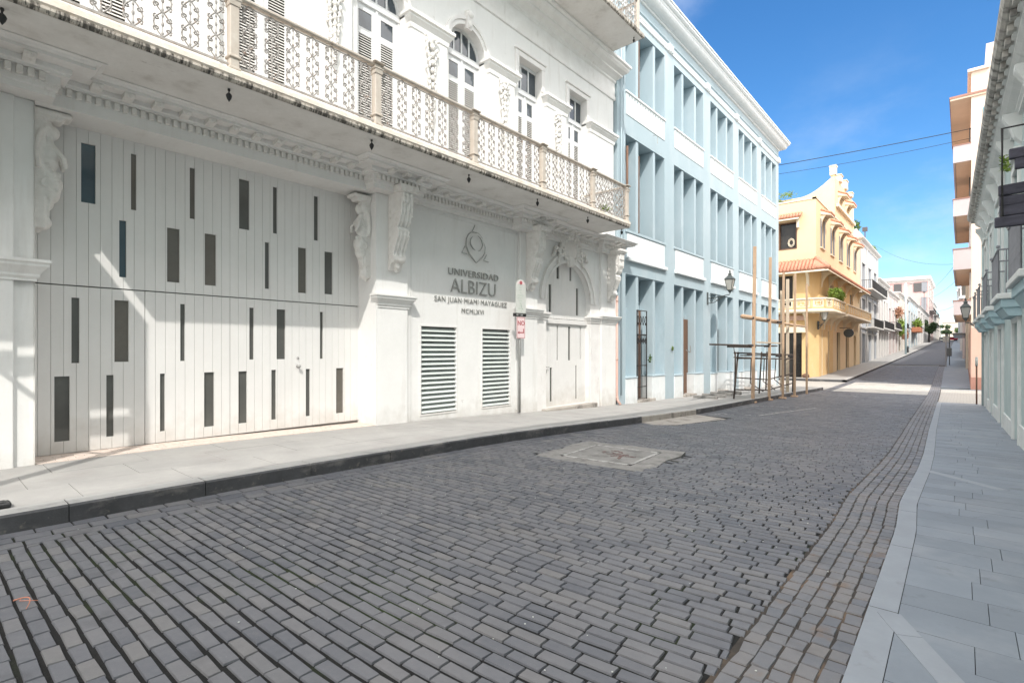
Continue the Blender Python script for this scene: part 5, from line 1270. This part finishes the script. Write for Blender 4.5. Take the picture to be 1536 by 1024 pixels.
# creepers and pots on far balconies
for (c, rad, n, s, m1, lab, nm) in (((-8.5, 112, 8.3), (.8, 2.6, 1.3), 300, .28, 'bloom', 'mass of red blooms topping the creeper on the far left balcony', 'creeper'),
                           ((-8.2, 113.5, 5.8), (.8, 3.4, 1.9), 420, .28, 'leaflight', 'bright green creeper spilling below the red blooms far down the left side', 'creeper'),
                           ((-8.0, 118, 4.6), (.7, 3.0, 1.3), 300, .26, 'bloom', 'orange red creeper hanging low beside the green one far down the left side', 'creeper'),
                           ((-8.0, 152, 8.0), (1.1, 5, 1.3), 300, .4, 'leaflight', 'bushy plant in the large terracotta box on a far balcony', 'plant'),
                           ((-9.4, 86, 15.4), (.7, 1.2, .9), 200, .22, 'leaflight', 'shrub on the roof of the grey white townhouse', 'shrub'),
                           ((-9.5, 72.5, 16.3), (.5, .8, 1.0), 160, .2, 'leaf', 'potted shrub on the grey white townhouse roof nearest the yellow building', 'shrub')):
    w_ = MB(); leaves(w_, c, rad, n, s, rs); tag(w_.build(nm, M[m1]), lab, nm, 'plants on far balconies and roofs')
m_ = MB(); m_.box(-8.9, -7.3, 148, 157, 5.9, 7.0, .05); tag(m_.build('planter_box', M['terrac']), 'large terracotta planter box on a far left balcony', 'planter')
for (y, h, lab) in ((104, 11.5, 'pale blue utility pole on the far left pavement'),):
    b = MB(); b.tube([(-6.95, y, gs(y)), (-6.95, y, gs(y)+h)], .14, 8); p_ = thing('utility_pole', lab, 'utility pole'); b.build('pole', mm('blue_pole', (.50, .64, .68)), p_, smooth=True)
    b = MB(); b.tube([(-6.95, y, gs(y)+h-.4), (-6.1, y, gs(y)+h-.1)], .05, 5); b.box(-6.4, -5.9, y-.15, y+.15, gs(y)+h-.15, gs(y)+h, .03); b.build('lamp_arm', M['steel'], p_)
b = MB(); b.lathe(-7.2, 112, [(.16, gs(112)), (.14, gs(112)+.9), (.18, gs(112)+.95), (.15, gs(112)+1.2), (0, gs(112)+1.35)], 10)
tag(b.build('hydrant', M['cardark'], smooth=True), 'dark hydrant on the far left pavement', 'hydrant')
# roof clutter antenna poles
for i, (x, y, z0, z1) in enumerate(((-10, 84, 14, 18.3), (-9.6, 215, 13, 21))):
    b = MB(); b.tube([(x, y, z0), (x, y, z1)], .07, 5); b.box(x-.3, x+.3, y-.1, y+.1, z1-.6, z1, .03); tag(b.build('roof_mast', M['twig']), ['dark mast on the roof of the grey white townhouse', 'dark mast on the roofs before the pink block'][i], 'mast')

# far trees
def tree(x, y, h, r, lab, ml='leafdark', n=1500, sz=.5):
    t = thing('tree', lab, 'tree', (x, y, gs(y)), 0, 'trees at the far end of the street')
    b = MB(); b.tube([(0, 0, -.5), (.1, .1, h*.35), (0, .2, h*.6)], [.35, .25, .12], 7)
    for i in range(6):
        a = i*1.05; b.tube([(0, 0, h*.35), (r*.5*math.cos(a), r*.5*math.sin(a), h*(.55+.04*i))], [.14, .05], 5)
    b.build('trunk', M['twig'], t, smooth=True)
    w = MB(); r2 = random.Random(int(x*7+y))
    for i in range(9):
        c = (r2.uniform(-.6, .6)*r, r2.uniform(-.6, .6)*r, h*r2.uniform(.45, .92)); leaves(w, c, (r*.42, r*.42, h*.13), n//9, sz, r2)
    w.build('crown', M[ml], t)
tree(-7.9, 202, 7.6, 2.1, 'dense dark green tree leaning over the far end of the street')
tree(-6.6, 345, 8, 3.0, 'lower dark tree standing behind the dense one at the far end')
tree(-1.0, 365, 7, 3.5, 'broad olive tree over the parked cars at the far end', 'leaf')
# end-of-street buildings
def block(name, lab, x0, x1, y0, y1, zt, m_, wins=True):
    t = thing(name, lab, 'building', (0, 0, 0), 0, 'blocks closing the far end of the street'); b = MB(); b.box(x0, x1, y0, y1, 0, zt); b.build('wall', m_, t)
    b = MB(); b.box(x0-.3, x1+.3, y0-.4, y1+.4, zt, zt+.6); b.build('roof_slab', M['fartrim'], t)
    if wins:
        n = max(2, int((x1-x0)/4)); 
        for i in range(n):
            for z in np.arange(gs(y0)+2, zt-2, 3.6):
                b = MB(); c = x0+(x1-x0)*(i+.5)/n; b.box(c-.7, c+.7, y0-.06, y0+.1, z, z+1.7); b.build('window', M['darkwin'], t)
block('apartment_block', 'pale cream block closing the street at the far end', -9, 3, 380, 395, 17.5, CRm)
block('apartment_block', 'grey roofed block left of the cream one at the far end', -24, -10, 392, 400, 20, WH)
block('apartment_block', 'low grey block right of the cream one at the far end', 4, 22, 378, 392, 19.0, GW)
# cars
def car(lab, x, y, rz, m_, grp='cars parked at the far end'):
    t = thing('parked_car', lab, 'car', (x, y, gs(y)), rz, grp)
    b = MB(); P = [(-2.1, .35), (-2.15, .75), (-1.9, .95), (-1.2, 1.0), (-.7, 1.45), (.8, 1.48), (1.4, 1.05), (2.0, .9), (2.15, .6), (2.1, .35)]
    b.prism(P, 1, -.85, .85); b.build('body', m_, t)
    b = MB(); P = [(-1.05, 1.03), (-.65, 1.38), (.75, 1.40), (1.2, 1.06)]; b.prism(P, 1, -.87, .87); b.build('window', M['darkwin'], t)
    for x_ in (-1.3, 1.3):
        for s in (-1, 1):
            b = MB(); b.lathe(0, 0, [(0, -.1), (.3, -.1), (.33, 0), (.3, .1), (0, .1)], 14); b.xf(Matrix.Translation((x_, s*.8, .33)) @ Matrix.Rotation(PI/2, 4, 'X')); b.build('wheel', M['black'], t, smooth=True)
    for s in (-1, 1):
        b = MB(); b.box(-2.17, -2.1, s*.55-.2, s*.55+.2, .65, .82, .02); b.build('headlight', M['signwhite'], t)
car('red car parked crosswise at the far end of the street', -3.5, 262, 0.3, M['carred'])
car('dark car parked left of the red one at the far end', -8.2+1.4, 285, PI/2, M['cardark'])
car('white car parked between the red and the dark ones far away', -5.6, 300, PI/2, mm('white_car', (.8, .8, .8)))
# ================================================================ RIGHT: aqua building
ab = thing('aqua_building', 'weathered aqua building with white door frames, small balconies and stained heavy cornice', 'building', (1.2175, 0, 0), R(1.06))
A0, A1 = -14, 29.4
DO = [7.6, 11.9, 16.3, 20.55, 24.6, 28.0]; dw = .62
holes = []
for c in DO:
    holes.append((c-dw, c+dw, -1.5, 2.30)); holes.append((c-dw, c+dw, 2.95, 5.75))
mb = MB(); t_ = grid_wall(0, A0, A1, -1.5, 7.6, holes, .25, sgn=-1); mb.merge(t_)
mb.quad((0, A1, -1.5), (14, A1, -1.5), (14, A1, 7.6), (0, A1, 7.6)); mb.quad((0, A0, 7.6), (0, A1, 7.6), (14, A1, 7.6), (14, A0, 7.6))
mb.quad((0, A0, -1.5), (14, A0, -1.5), (14, A0, 7.6), (0, A0, 7.6))
mb.build('wall', M['aqua'], ab)
mb = MB(); mb.box(2.1, 14, A0, 28.0, 7.5, 16.2); mb.build('shadow_storey', M['aqua'], ab)  # unseen set-back storey added to throw the road into shadow
for i, c in enumerate(DO):
    d = MB(); d.box(.20, .24, c-dw, c-.01, -1.2, 2.30, .004); d.box(.20, .24, c+.01, c+dw, -1.2, 2.30, .004)
    for s in (-1, 1):
        for z0, z1 in ((-.3, .7), (.9, 2.1)): d.box(.185, .2, c+s*dw/2-.2, c+s*dw/2+.2, z0, z1, .006)
    d.build('door', M['shutter'] if i % 2 else M['aquatrim'], ab)
    f = MB()
    zt_ = 2.62 if i < 4 else 2.45
    for a, b, z0, z1 in ((c-dw-.17, c-dw, -1.2, 2.30), (c+dw, c+dw+.17, -1.2, 2.30), (c-dw-.17, c+dw+.17, 2.30, zt_)): f.box(-.05, .01, a, b, z0, z1, .008)
    f.build('door_frame', M['aquatrim'], ab)
    # upper french window
    d = MB(); d.box(.20, .24, c-dw, c-.01, 2.95, 5.2, .004); d.box(.20, .24, c+.01, c+dw, 2.95, 5.2, .004)
    z = 3.2
    while z < 5.1: d.box(.185, .2, c-dw+.1, c-.1, z, z+.03); d.box(.185, .2, c+.1, c+dw-.1, z, z+.03); z += .07
    D_ = d.build('window', M['shutter'], ab); d = MB(); d.box(.205, .215, c-dw, c+dw, 5.25, 5.75); d.build('pane', M['pane'], D_)
    f = MB()
    for a, b, z0, z1 in ((c-dw-.17, c-dw, 2.95, 5.75), (c+dw, c+dw+.17, 2.95, 5.75), (c-dw-.2, c+dw+.2, 5.75, 5.95)): f.box(-.05, .01, a, b, z0, z1, .008)
    f.box(-.12, .01, c-dw-.26, c+dw+.26, 5.95, 6.03, .01); f.build('window_frame', M['aquatrim'], ab)
    for s in (-1, 1):
        f = MB(); f.prism([(0, 6.7), (-.30, 6.7), (-.30, 6.6), (-.18, 6.4), (-.12, 6.2), (0, 6.05)], 1, c+s*(dw+.3)-.12, c+s*(dw+.3)+.12)
        f.build('cornice_console', M['aquatrim'], ab)
    # balcony
    s_ = MB(); s_.box(-.33, .0, c-1.0, c+1.0, 2.60, 2.78, .01); s_.prism([(-.30, 2.60), (0, 2.60), (0, 2.42), (-.2, 2.42)], 1, c-.95, c+.95); S_ = s_.build('balcony', M['aquaslab'], ab)
    t2 = MB(); t2.box(-.40, .0, c-1.06, c+1.06, 2.78, 2.90, .015); t2.build('slab_edge', M['aquatrim'], S_)
    r = MB()
    for q in range(14): 
        yq = c-1.0+2.0*q/13; r.tube([(-.36, yq, 2.9), (-.36, yq, 3.82)], .010, 4)
        if q < 13:
            for zc, s in ((3.1, 1), (3.35, -1), (3.6, 1)): r.tube([(-.36, yq+.077+s*.05*(1-t/11)*math.cos(t*.6), zc+.11*(1-t/11)*math.sin(t*.6)) for t in range(10)], .008, 4)
    for yq in (c-1.0, c+1.0):
        for q in range(3): r.tube([(-.36+.12*q, yq, 2.9), (-.36+.12*q, yq, 3.82)], .010, 4)
    r.tube([(0, c-1.0, 3.84), (-.37, c-1.0, 3.84), (-.37, c+1.0, 3.84), (0, c+1.0, 3.84)], .02, 5)
    for s in (-1, 1): r.ball((-.37, c+s*1.0, 3.9), .04, 6, 4)
    r.build('railing', M['greyshut'], S_)
# dado, string course
f = MB(); f.sweep([(0, A1), (0, A0)], [(0, -1.4), (.03, -1.4), (.03, .05), (.015, .07), (0, .07)])
dd = MB()
prev = A0
for c in DO+[A1+1]:
    a, b = prev, min(c-dw-.18, A1)
    if b > a: dd.box(-.03, .01, a, b, -1.5, gs((a+b)/2)+.42, .008)
    prev = c+dw+.18
dd.build('dado', M['aquatrim'], ab)
mb = MB(); mb.sweep([(0, A1+.0), (0, A0)], [(0, 6.62), (.06, 6.64), (.06, 6.72), (.10, 6.76), (.10, 6.80), (.22, 6.88), (.30, 6.96), (.30, 7.02), (.36, 7.05), (.36, 7.10), (0, 7.12)]); mb.build('cornice_moulding', M['aquatrim'], ab)
mb = MB(); mb.sweep([(0, A1+.02), (0, A0)], [(0, 7.12), (.46, 7.12), (.52, 7.16), (.55, 7.24), (.55, 7.34), (.50, 7.38), (.50, 7.42), (.30, 7.50), (.30, 7.95), (.26, 8.0), (-.1, 8.0)]); mb.build('stained_cornice', M['oldcornice'], ab)
mb = MB(); mb.box(-.44, -.36, 0, .16, 7.0, 7.115, .006); mb.box(-.362, -.0, 0.002, .158, 7.03, 7.112, .006); mu = mb.build('mutule', M['oldcornice'], ab); mu.location = (0, -2, 0); y = -1.5
while y < 29.3: dup(mu, ab, (0, y, 0)); y += .5
mb = MB(); mb.tube([(-.06, 29.2, 7.0), (-.06, 29.2, -.6)], .05, 7); mb.tube([(-.04, 14.1, 6.6), (-.04, 14.1, 2.5)], .03, 6)
mb.build('downpipe', M['aqua'], ab, smooth=True)
w_ = MB(); r2 = random.Random(5)
for i in range(70):
    a = r2.uniform(8.6, 11.6); p = Vector((.62, a, 7.4)); d = Vector((-r2.uniform(.2, 1.0), r2.gauss(0, .4), r2.uniform(.1, .8))).normalized(); L = r2.uniform(.12, .4); w_.tube([p, p+d*L, p+d*L*1.5+Vector((0, 0, -.05))], .004, 3)
tag(w_.build('dry_weeds', M['twig']), 'wispy dry weeds sprouting from the stained cornice at the right', 'weed')
# weathered dark boards hung above the balconies near the right edge of the street
hb = thing('board_sign', 'weathered dark boards hung out from the aqua building above its nearest balcony', 'sign', (0, 0, 0))
rb = random.Random(3)
for (x0, x1, yy, z0, z1, n) in ((.34, 1.05, 9.9, 3.38, 3.96, 4), (.47, 1.05, 9.6, 4.08, 4.36, 2), (.56, 1.05, 9.5, 4.22, 4.62, 2)):
    h = (z1-z0)/n
    for i in range(n):
        m_ = MB(); a = rb.uniform(-.03, .05); m_.box(x0+a, x1, yy-.03+rb.uniform(-.02, .02), yy+.06, z0+i*h+.004, z0+(i+1)*h-.004, .01)
        k = [(p[0], p[1], p[2]+(p[0]-x0)*rb.uniform(-.02, .06)) for p in m_.v]; m_.v = k; m_.build('board', M['darkboards'], hb)
m_ = MB(); m_.tube([(1.1, 9.75, 4.7), (.4, 9.75, 4.7), (.4, 9.75, 3.5)], .018, 5); m_.tube([(.9, 9.75, 4.7), (.9, 9.75, 3.5)], .018, 5); m_.build('bracket', M['black'], hb)
w_ = MB(); leaves(w_, (.50, 11.2, 4.6), (.08, .25, .2), 60, .05, rs); tag(w_.build('weed', M['leaflight']), 'small bright weed on the aqua facade above the dark boards', 'weed', 'weeds growing from the walls')
lantern('wall_lantern', 'lantern on a long scroll bracket at the far corner of the aqua building', (.66, 29.0, 2.75), PI, .62, .95)
m_ = thing('bollard_post', 'thin dark post with a white top standing at the right pavement corner', 'post', (.43, 29.9, gs(29.9)+.01))
b = MB(); b.tube([(0, 0, 0), (0, 0, 1.65)], .03, 8); b.build('shaft', M['brownwood'], m_, smooth=True); b = MB(); b.tube([(0, 0, 1.65), (0, 0, 2.0)], .05, 8); b.ball((0, 0, 2.0), .05); b.build('top', M['signwhite'], m_, smooth=True)

# ================================================================ RIGHT: peach building with deep balconies
pb = thing('peach_building', 'tall peach apartment building with stacked solid balconies over the right pavement', 'building', (0, 0, 0))
b = MB(); b.box(.37, 16, 42.5, 66, 3.1, 18.7); b.box(1.06, 9, 43.2, 60, 18.7, 20.5); b.build('wall', M['peach'], pb)
b = MB(); b.box(.36, 16, 42.49, 66, .05, 3.1); b.build('lower_wall', M['peachlow'], pb)
b = MB(); b.box(.34, 16, 42.46, 66, -1.5, .05); b.build('base_band', M['redbase'], pb)
b = MB(); b.box(.20, 1.2, 42.3, 60, 18.7, 18.86); b.build('roof_edge', M['peach'], pb)
b = MB(); b.box(-.62, 1.6, 42.4, 53, 17.2, 17.32); B_ = b.build('roof_canopy', M['soffit'], pb); b = MB(); b.box(-.66, 1.6, 42.36, 53.04, 17.32, 17.44); b.build('canopy_edge', M['redbase'], B_)
def solid_balc(z0, z1, x=-.48, y0=42.5, y1=53.5):
    b = MB(); b.box(x+.10, .42, y0+.10, y1-.1, z0, z0+.12); B_ = b.build('balcony', M['soffit'], pb)
    b = MB(); b.box(x, .37, y0-.02, y0+.1, z0, z1); b.box(x, x+.12, y0+.1, y1-.1, z0, z1); b.box(x, .37, y1-.1, y1, z0, z1); b.build('parapet', M['lilac'], B_)
    b = MB(); b.box(x-.03, .37, y0-.05, y0+.13, z1, z1+.06); b.box(x-.03, x+.15, y0+.13, y1, z1, z1+.06); b.build('parapet_cap', M['redbase'], B_)
for z0, z1 in ((13.34, 14.38), (10.02, 11.05), (6.7, 7.95), (3.9, 4.75)): solid_balc(z0, z1)
b = MB(); b.box(.9, 1.9, 42.42, 42.52, 13.5, 16.4); b.build('window', mt('teal_shutter', (.10, .30, .36), None, 3, .5, 0), pb)
b = MB(); b.box(.30, .37, 43.5, 45, 8.2, 10.0); b.box(.30, .37, 43.5, 45, 5.0, 6.6); b.build('window', M['shutter'], pb)
b = MB()
for z in (14.5, 11.2, 8.1): b.box(.30, .37, 46.5, 48.5, z, z+2.1)
b.build('window', M['darkwin'], pb)
# further right side
RX_ = [(67, 90, 9.0, 'cream', 'cream low building past the peach one on the right'), (91, 125, 8.0, 'pink', 'pinkish building with an awning far along the right side'), (126, 190, 11.5, 'white', 'white building far along the right side'), (191, 330, 14.5, 'grey', 'grey white building at the far right end')]
for i, (y0, y1, zt, mk, lab) in enumerate(RX_):
    t = thing('townhouse', lab, 'building', (0, 0, 0), 0, 'houses along the right side of the street'); w_m = {'cream': CRm, 'pink': PK, 'white': WH, 'grey': GW}[mk]
    xo = .25-.0105*(y0-60)
    b = MB(); b.box(xo, xo+12, y0, y1, -1.5, zt+gs(y0)); b.build('wall', w_m, t)
    b = MB(); b.box(xo-.35, xo+12, y0-.1, y1, zt+gs(y0), zt+gs(y0)+.3, .03); b.build('cornice', M['trim'], t)
    n = int((y1-y0)/5)
    for q in range(n):
        c = y0+(q+.5)*(y1-y0)/n
        for z0, z1, nm in ((.1, 2.9, 'door'), (4.4, 6.8, 'window')):
            b = MB(); b.box(xo-.03, xo+.1, c-.7, c+.7, gs(c)+z0, gs(c)+z1, .01); b.build(nm, M['greyshut'], t)
    if i < 2:
        b = MB(); b.box(xo-1.0, xo, y0+2, y1-4, 3.35+gs(y0), 3.55+gs(y0)); b.build('awning', M['darkwin'] if i == 0 else M['greyshut'], t)
b = MB(); b.box(-1.35, -.95, 74, 74.4, gs(74)+1.0, gs(74)+1.9, .03); b.tube([(-1.15, 74.2, gs(74)), (-1.15, 74.2, gs(74)+3.4)], .05, 6)
tag(b.build('street_sign', M['cardark']), 'dark box on a post on the far right pavement', 'street sign')
b = MB(); b.tube([(-1.35, 70, gs(70)), (-1.35, 70, gs(70)+3.3)], .04, 6); b.box(-1.6, -1.1, 69.98, 70.02, gs(70)+2.6, gs(70)+3.2)
tag(b.build('street_sign', M['steel']), 'grey plate on a thin post on the far right pavement', 'street sign')

# ================================================================ overhead cables
def cable(lab, a, b, sag, r=.02):
    P = [(a[0]+(b[0]-a[0])*t/14, a[1]+(b[1]-a[1])*t/14, a[2]+(b[2]-a[2])*t/14-sag*4*(t/14)*(1-t/14)) for t in range(15)]
    m_ = MB(); m_.tube(P, r, 4); tag(m_.build('overhead_cable', M['cable'], smooth=True), lab, 'cable', 'cables across the street')
cable('upper black cable from the blue building roof to the peach building', (-9.4, 37.4, 13.9), (.37, 42.6, 15.3), .05, .022)
cable('thin second black cable below the upper one', (-9.4, 37.5, 13.35), (.37, 42.7, 14.75), .12, .013)
cable('faint sagging cable across the middle distance', (-9, 86, 16.0), (.3, 60, 9.3), 1.0, .012)
cable('highest of the far cables spanning from the pink block', (-9, 190, 19.0), (.2, 64, 11.0), 1.5, .02)
cable('far cable just under the highest one', (-9, 188, 17.0), (.2, 64, 9.0), 1.2, .02)
cable('lowest far cable drooping over the end of the street', (-9, 210, 16.5), (.2, 65, 6.5), 1.6, .02)

# ================================================================ light, sky, camera
sun_dir = Vector((-1.0, 1.05, -1.55)).normalized()
sl = bpy.data.lights.new('sun', 'SUN'); sl.energy = 2.7; sl.angle = R(.53); sl.color = (1, .955, .89)
so = bpy.data.objects.new('sun', sl); COL.objects.link(so); so.rotation_euler = sun_dir.to_track_quat('-Z', 'Y').to_euler()
w = bpy.data.worlds.new('World'); scene.world = w; w.use_nodes = True; N = w.node_tree.nodes; L = w.node_tree.links
bg = N['Background']; sky = N.new('ShaderNodeTexSky'); sky.sky_type = 'NISHITA'; sky.sun_disc = False
el = math.asin(-sun_dir.z); sky.sun_elevation = el; sky.sun_rotation = math.atan2(-sun_dir.x, -sun_dir.y)
sky.air_density = 1.0; sky.dust_density = .1; sky.ozone_density = 4.0
hs = N.new('ShaderNodeHueSaturation'); hs.inputs['Saturation'].default_value = 1.24; hs.inputs['Value'].default_value = 1.04; L.new(sky.outputs[0], hs.inputs['Color'])
tc = N.new('ShaderNodeTexCoord'); sx = N.new('ShaderNodeSeparateXYZ'); L.new(tc.outputs['Generated'], sx.inputs[0])
def math_(op, a, b=None, clamp=False):
    m = N.new('ShaderNodeMath'); m.operation = op; m.use_clamp = clamp
    for i, v in enumerate((a, b)):
        if v is None: continue
        if isinstance(v, (int, float)): m.inputs[i].default_value = v
        else: L.new(v, m.inputs[i])
    return m.outputs[0]
def noise_(scale, st, detail=7, rough=.58):
    mp = N.new('ShaderNodeMapping'); mp.inputs['Scale'].default_value = st; L.new(tc.outputs['Generated'], mp.inputs[0])
    n = N.new('ShaderNodeTexNoise'); n.inputs['Scale'].default_value = scale; n.inputs['Detail'].default_value = detail; n.inputs['Roughness'].default_value = rough; L.new(mp.outputs[0], n.inputs['Vector']); return n.outputs['Fac']
def ramp_(src, a, b):
    r = N.new('ShaderNodeMapRange'); r.interpolation_type = 'SMOOTHSTEP'; r.inputs[1].default_value = a; r.inputs[2].default_value = b; L.new(src, r.inputs[0]); return r.outputs[0]
# wisps of thin cloud low over the end of the street
low = math_('MULTIPLY', ramp_(noise_(3.6, (1, 1, 1.8)), .52, .80), ramp_(sx.outputs['Z'], .50, .10))
low = math_('MULTIPLY', low, ramp_(sx.outputs['X'], -.34, -.12))
haze_ = math_('MULTIPLY', ramp_(sx.outputs['Z'], .16, .0), .18)
low = math_('MAXIMUM', math_('MULTIPLY', low, .6), haze_)
# broken bright cloud bank added behind and beside the viewer, unseen, to lift shade
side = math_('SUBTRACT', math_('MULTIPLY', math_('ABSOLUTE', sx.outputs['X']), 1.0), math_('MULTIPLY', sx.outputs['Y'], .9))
fill_bank = ramp_(math_('ADD', math_('ADD', side, math_('MULTIPLY', noise_(2.0, (1, 1, 1.3)), .5)), math_('MULTIPLY', sx.outputs['Z'], .55)), .12, .55)
mx = N.new('ShaderNodeMix'); mx.data_type = 'RGBA'; L.new(low, mx.inputs[0]); L.new(hs.outputs[0], mx.inputs[6]); mx.inputs[7].default_value = (4.4, 4.9, 5.6, 1)
m2 = N.new('ShaderNodeMix'); m2.data_type = 'RGBA'; L.new(fill_bank, m2.inputs[0]); L.new(mx.outputs[2], m2.inputs[6]); m2.inputs[7].default_value = (16, 15.6, 15.3, 1)
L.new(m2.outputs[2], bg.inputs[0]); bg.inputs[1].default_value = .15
cam = bpy.data.cameras.new('cam'); co = bpy.data.objects.new('cam', cam); COL.objects.link(co); scene.camera = co
co.location = (0, 0, 1.67); co.rotation_euler = (R(90), 0, math.atan(677/780)); cam.lens = 36*780/1536; cam.sensor_width = 36; cam.shift_y = 14/1536; cam.clip_end = 2000; cam.clip_start = .05
vs = scene.view_settings; scene.display_settings.display_device = 'sRGB'; vs.view_transform = 'Standard'; vs.look = 'None'; vs.gamma = 1; vs.exposure = 0.5
scene.cycles.max_bounces = 8; scene.cycles.diffuse_bounces = 5
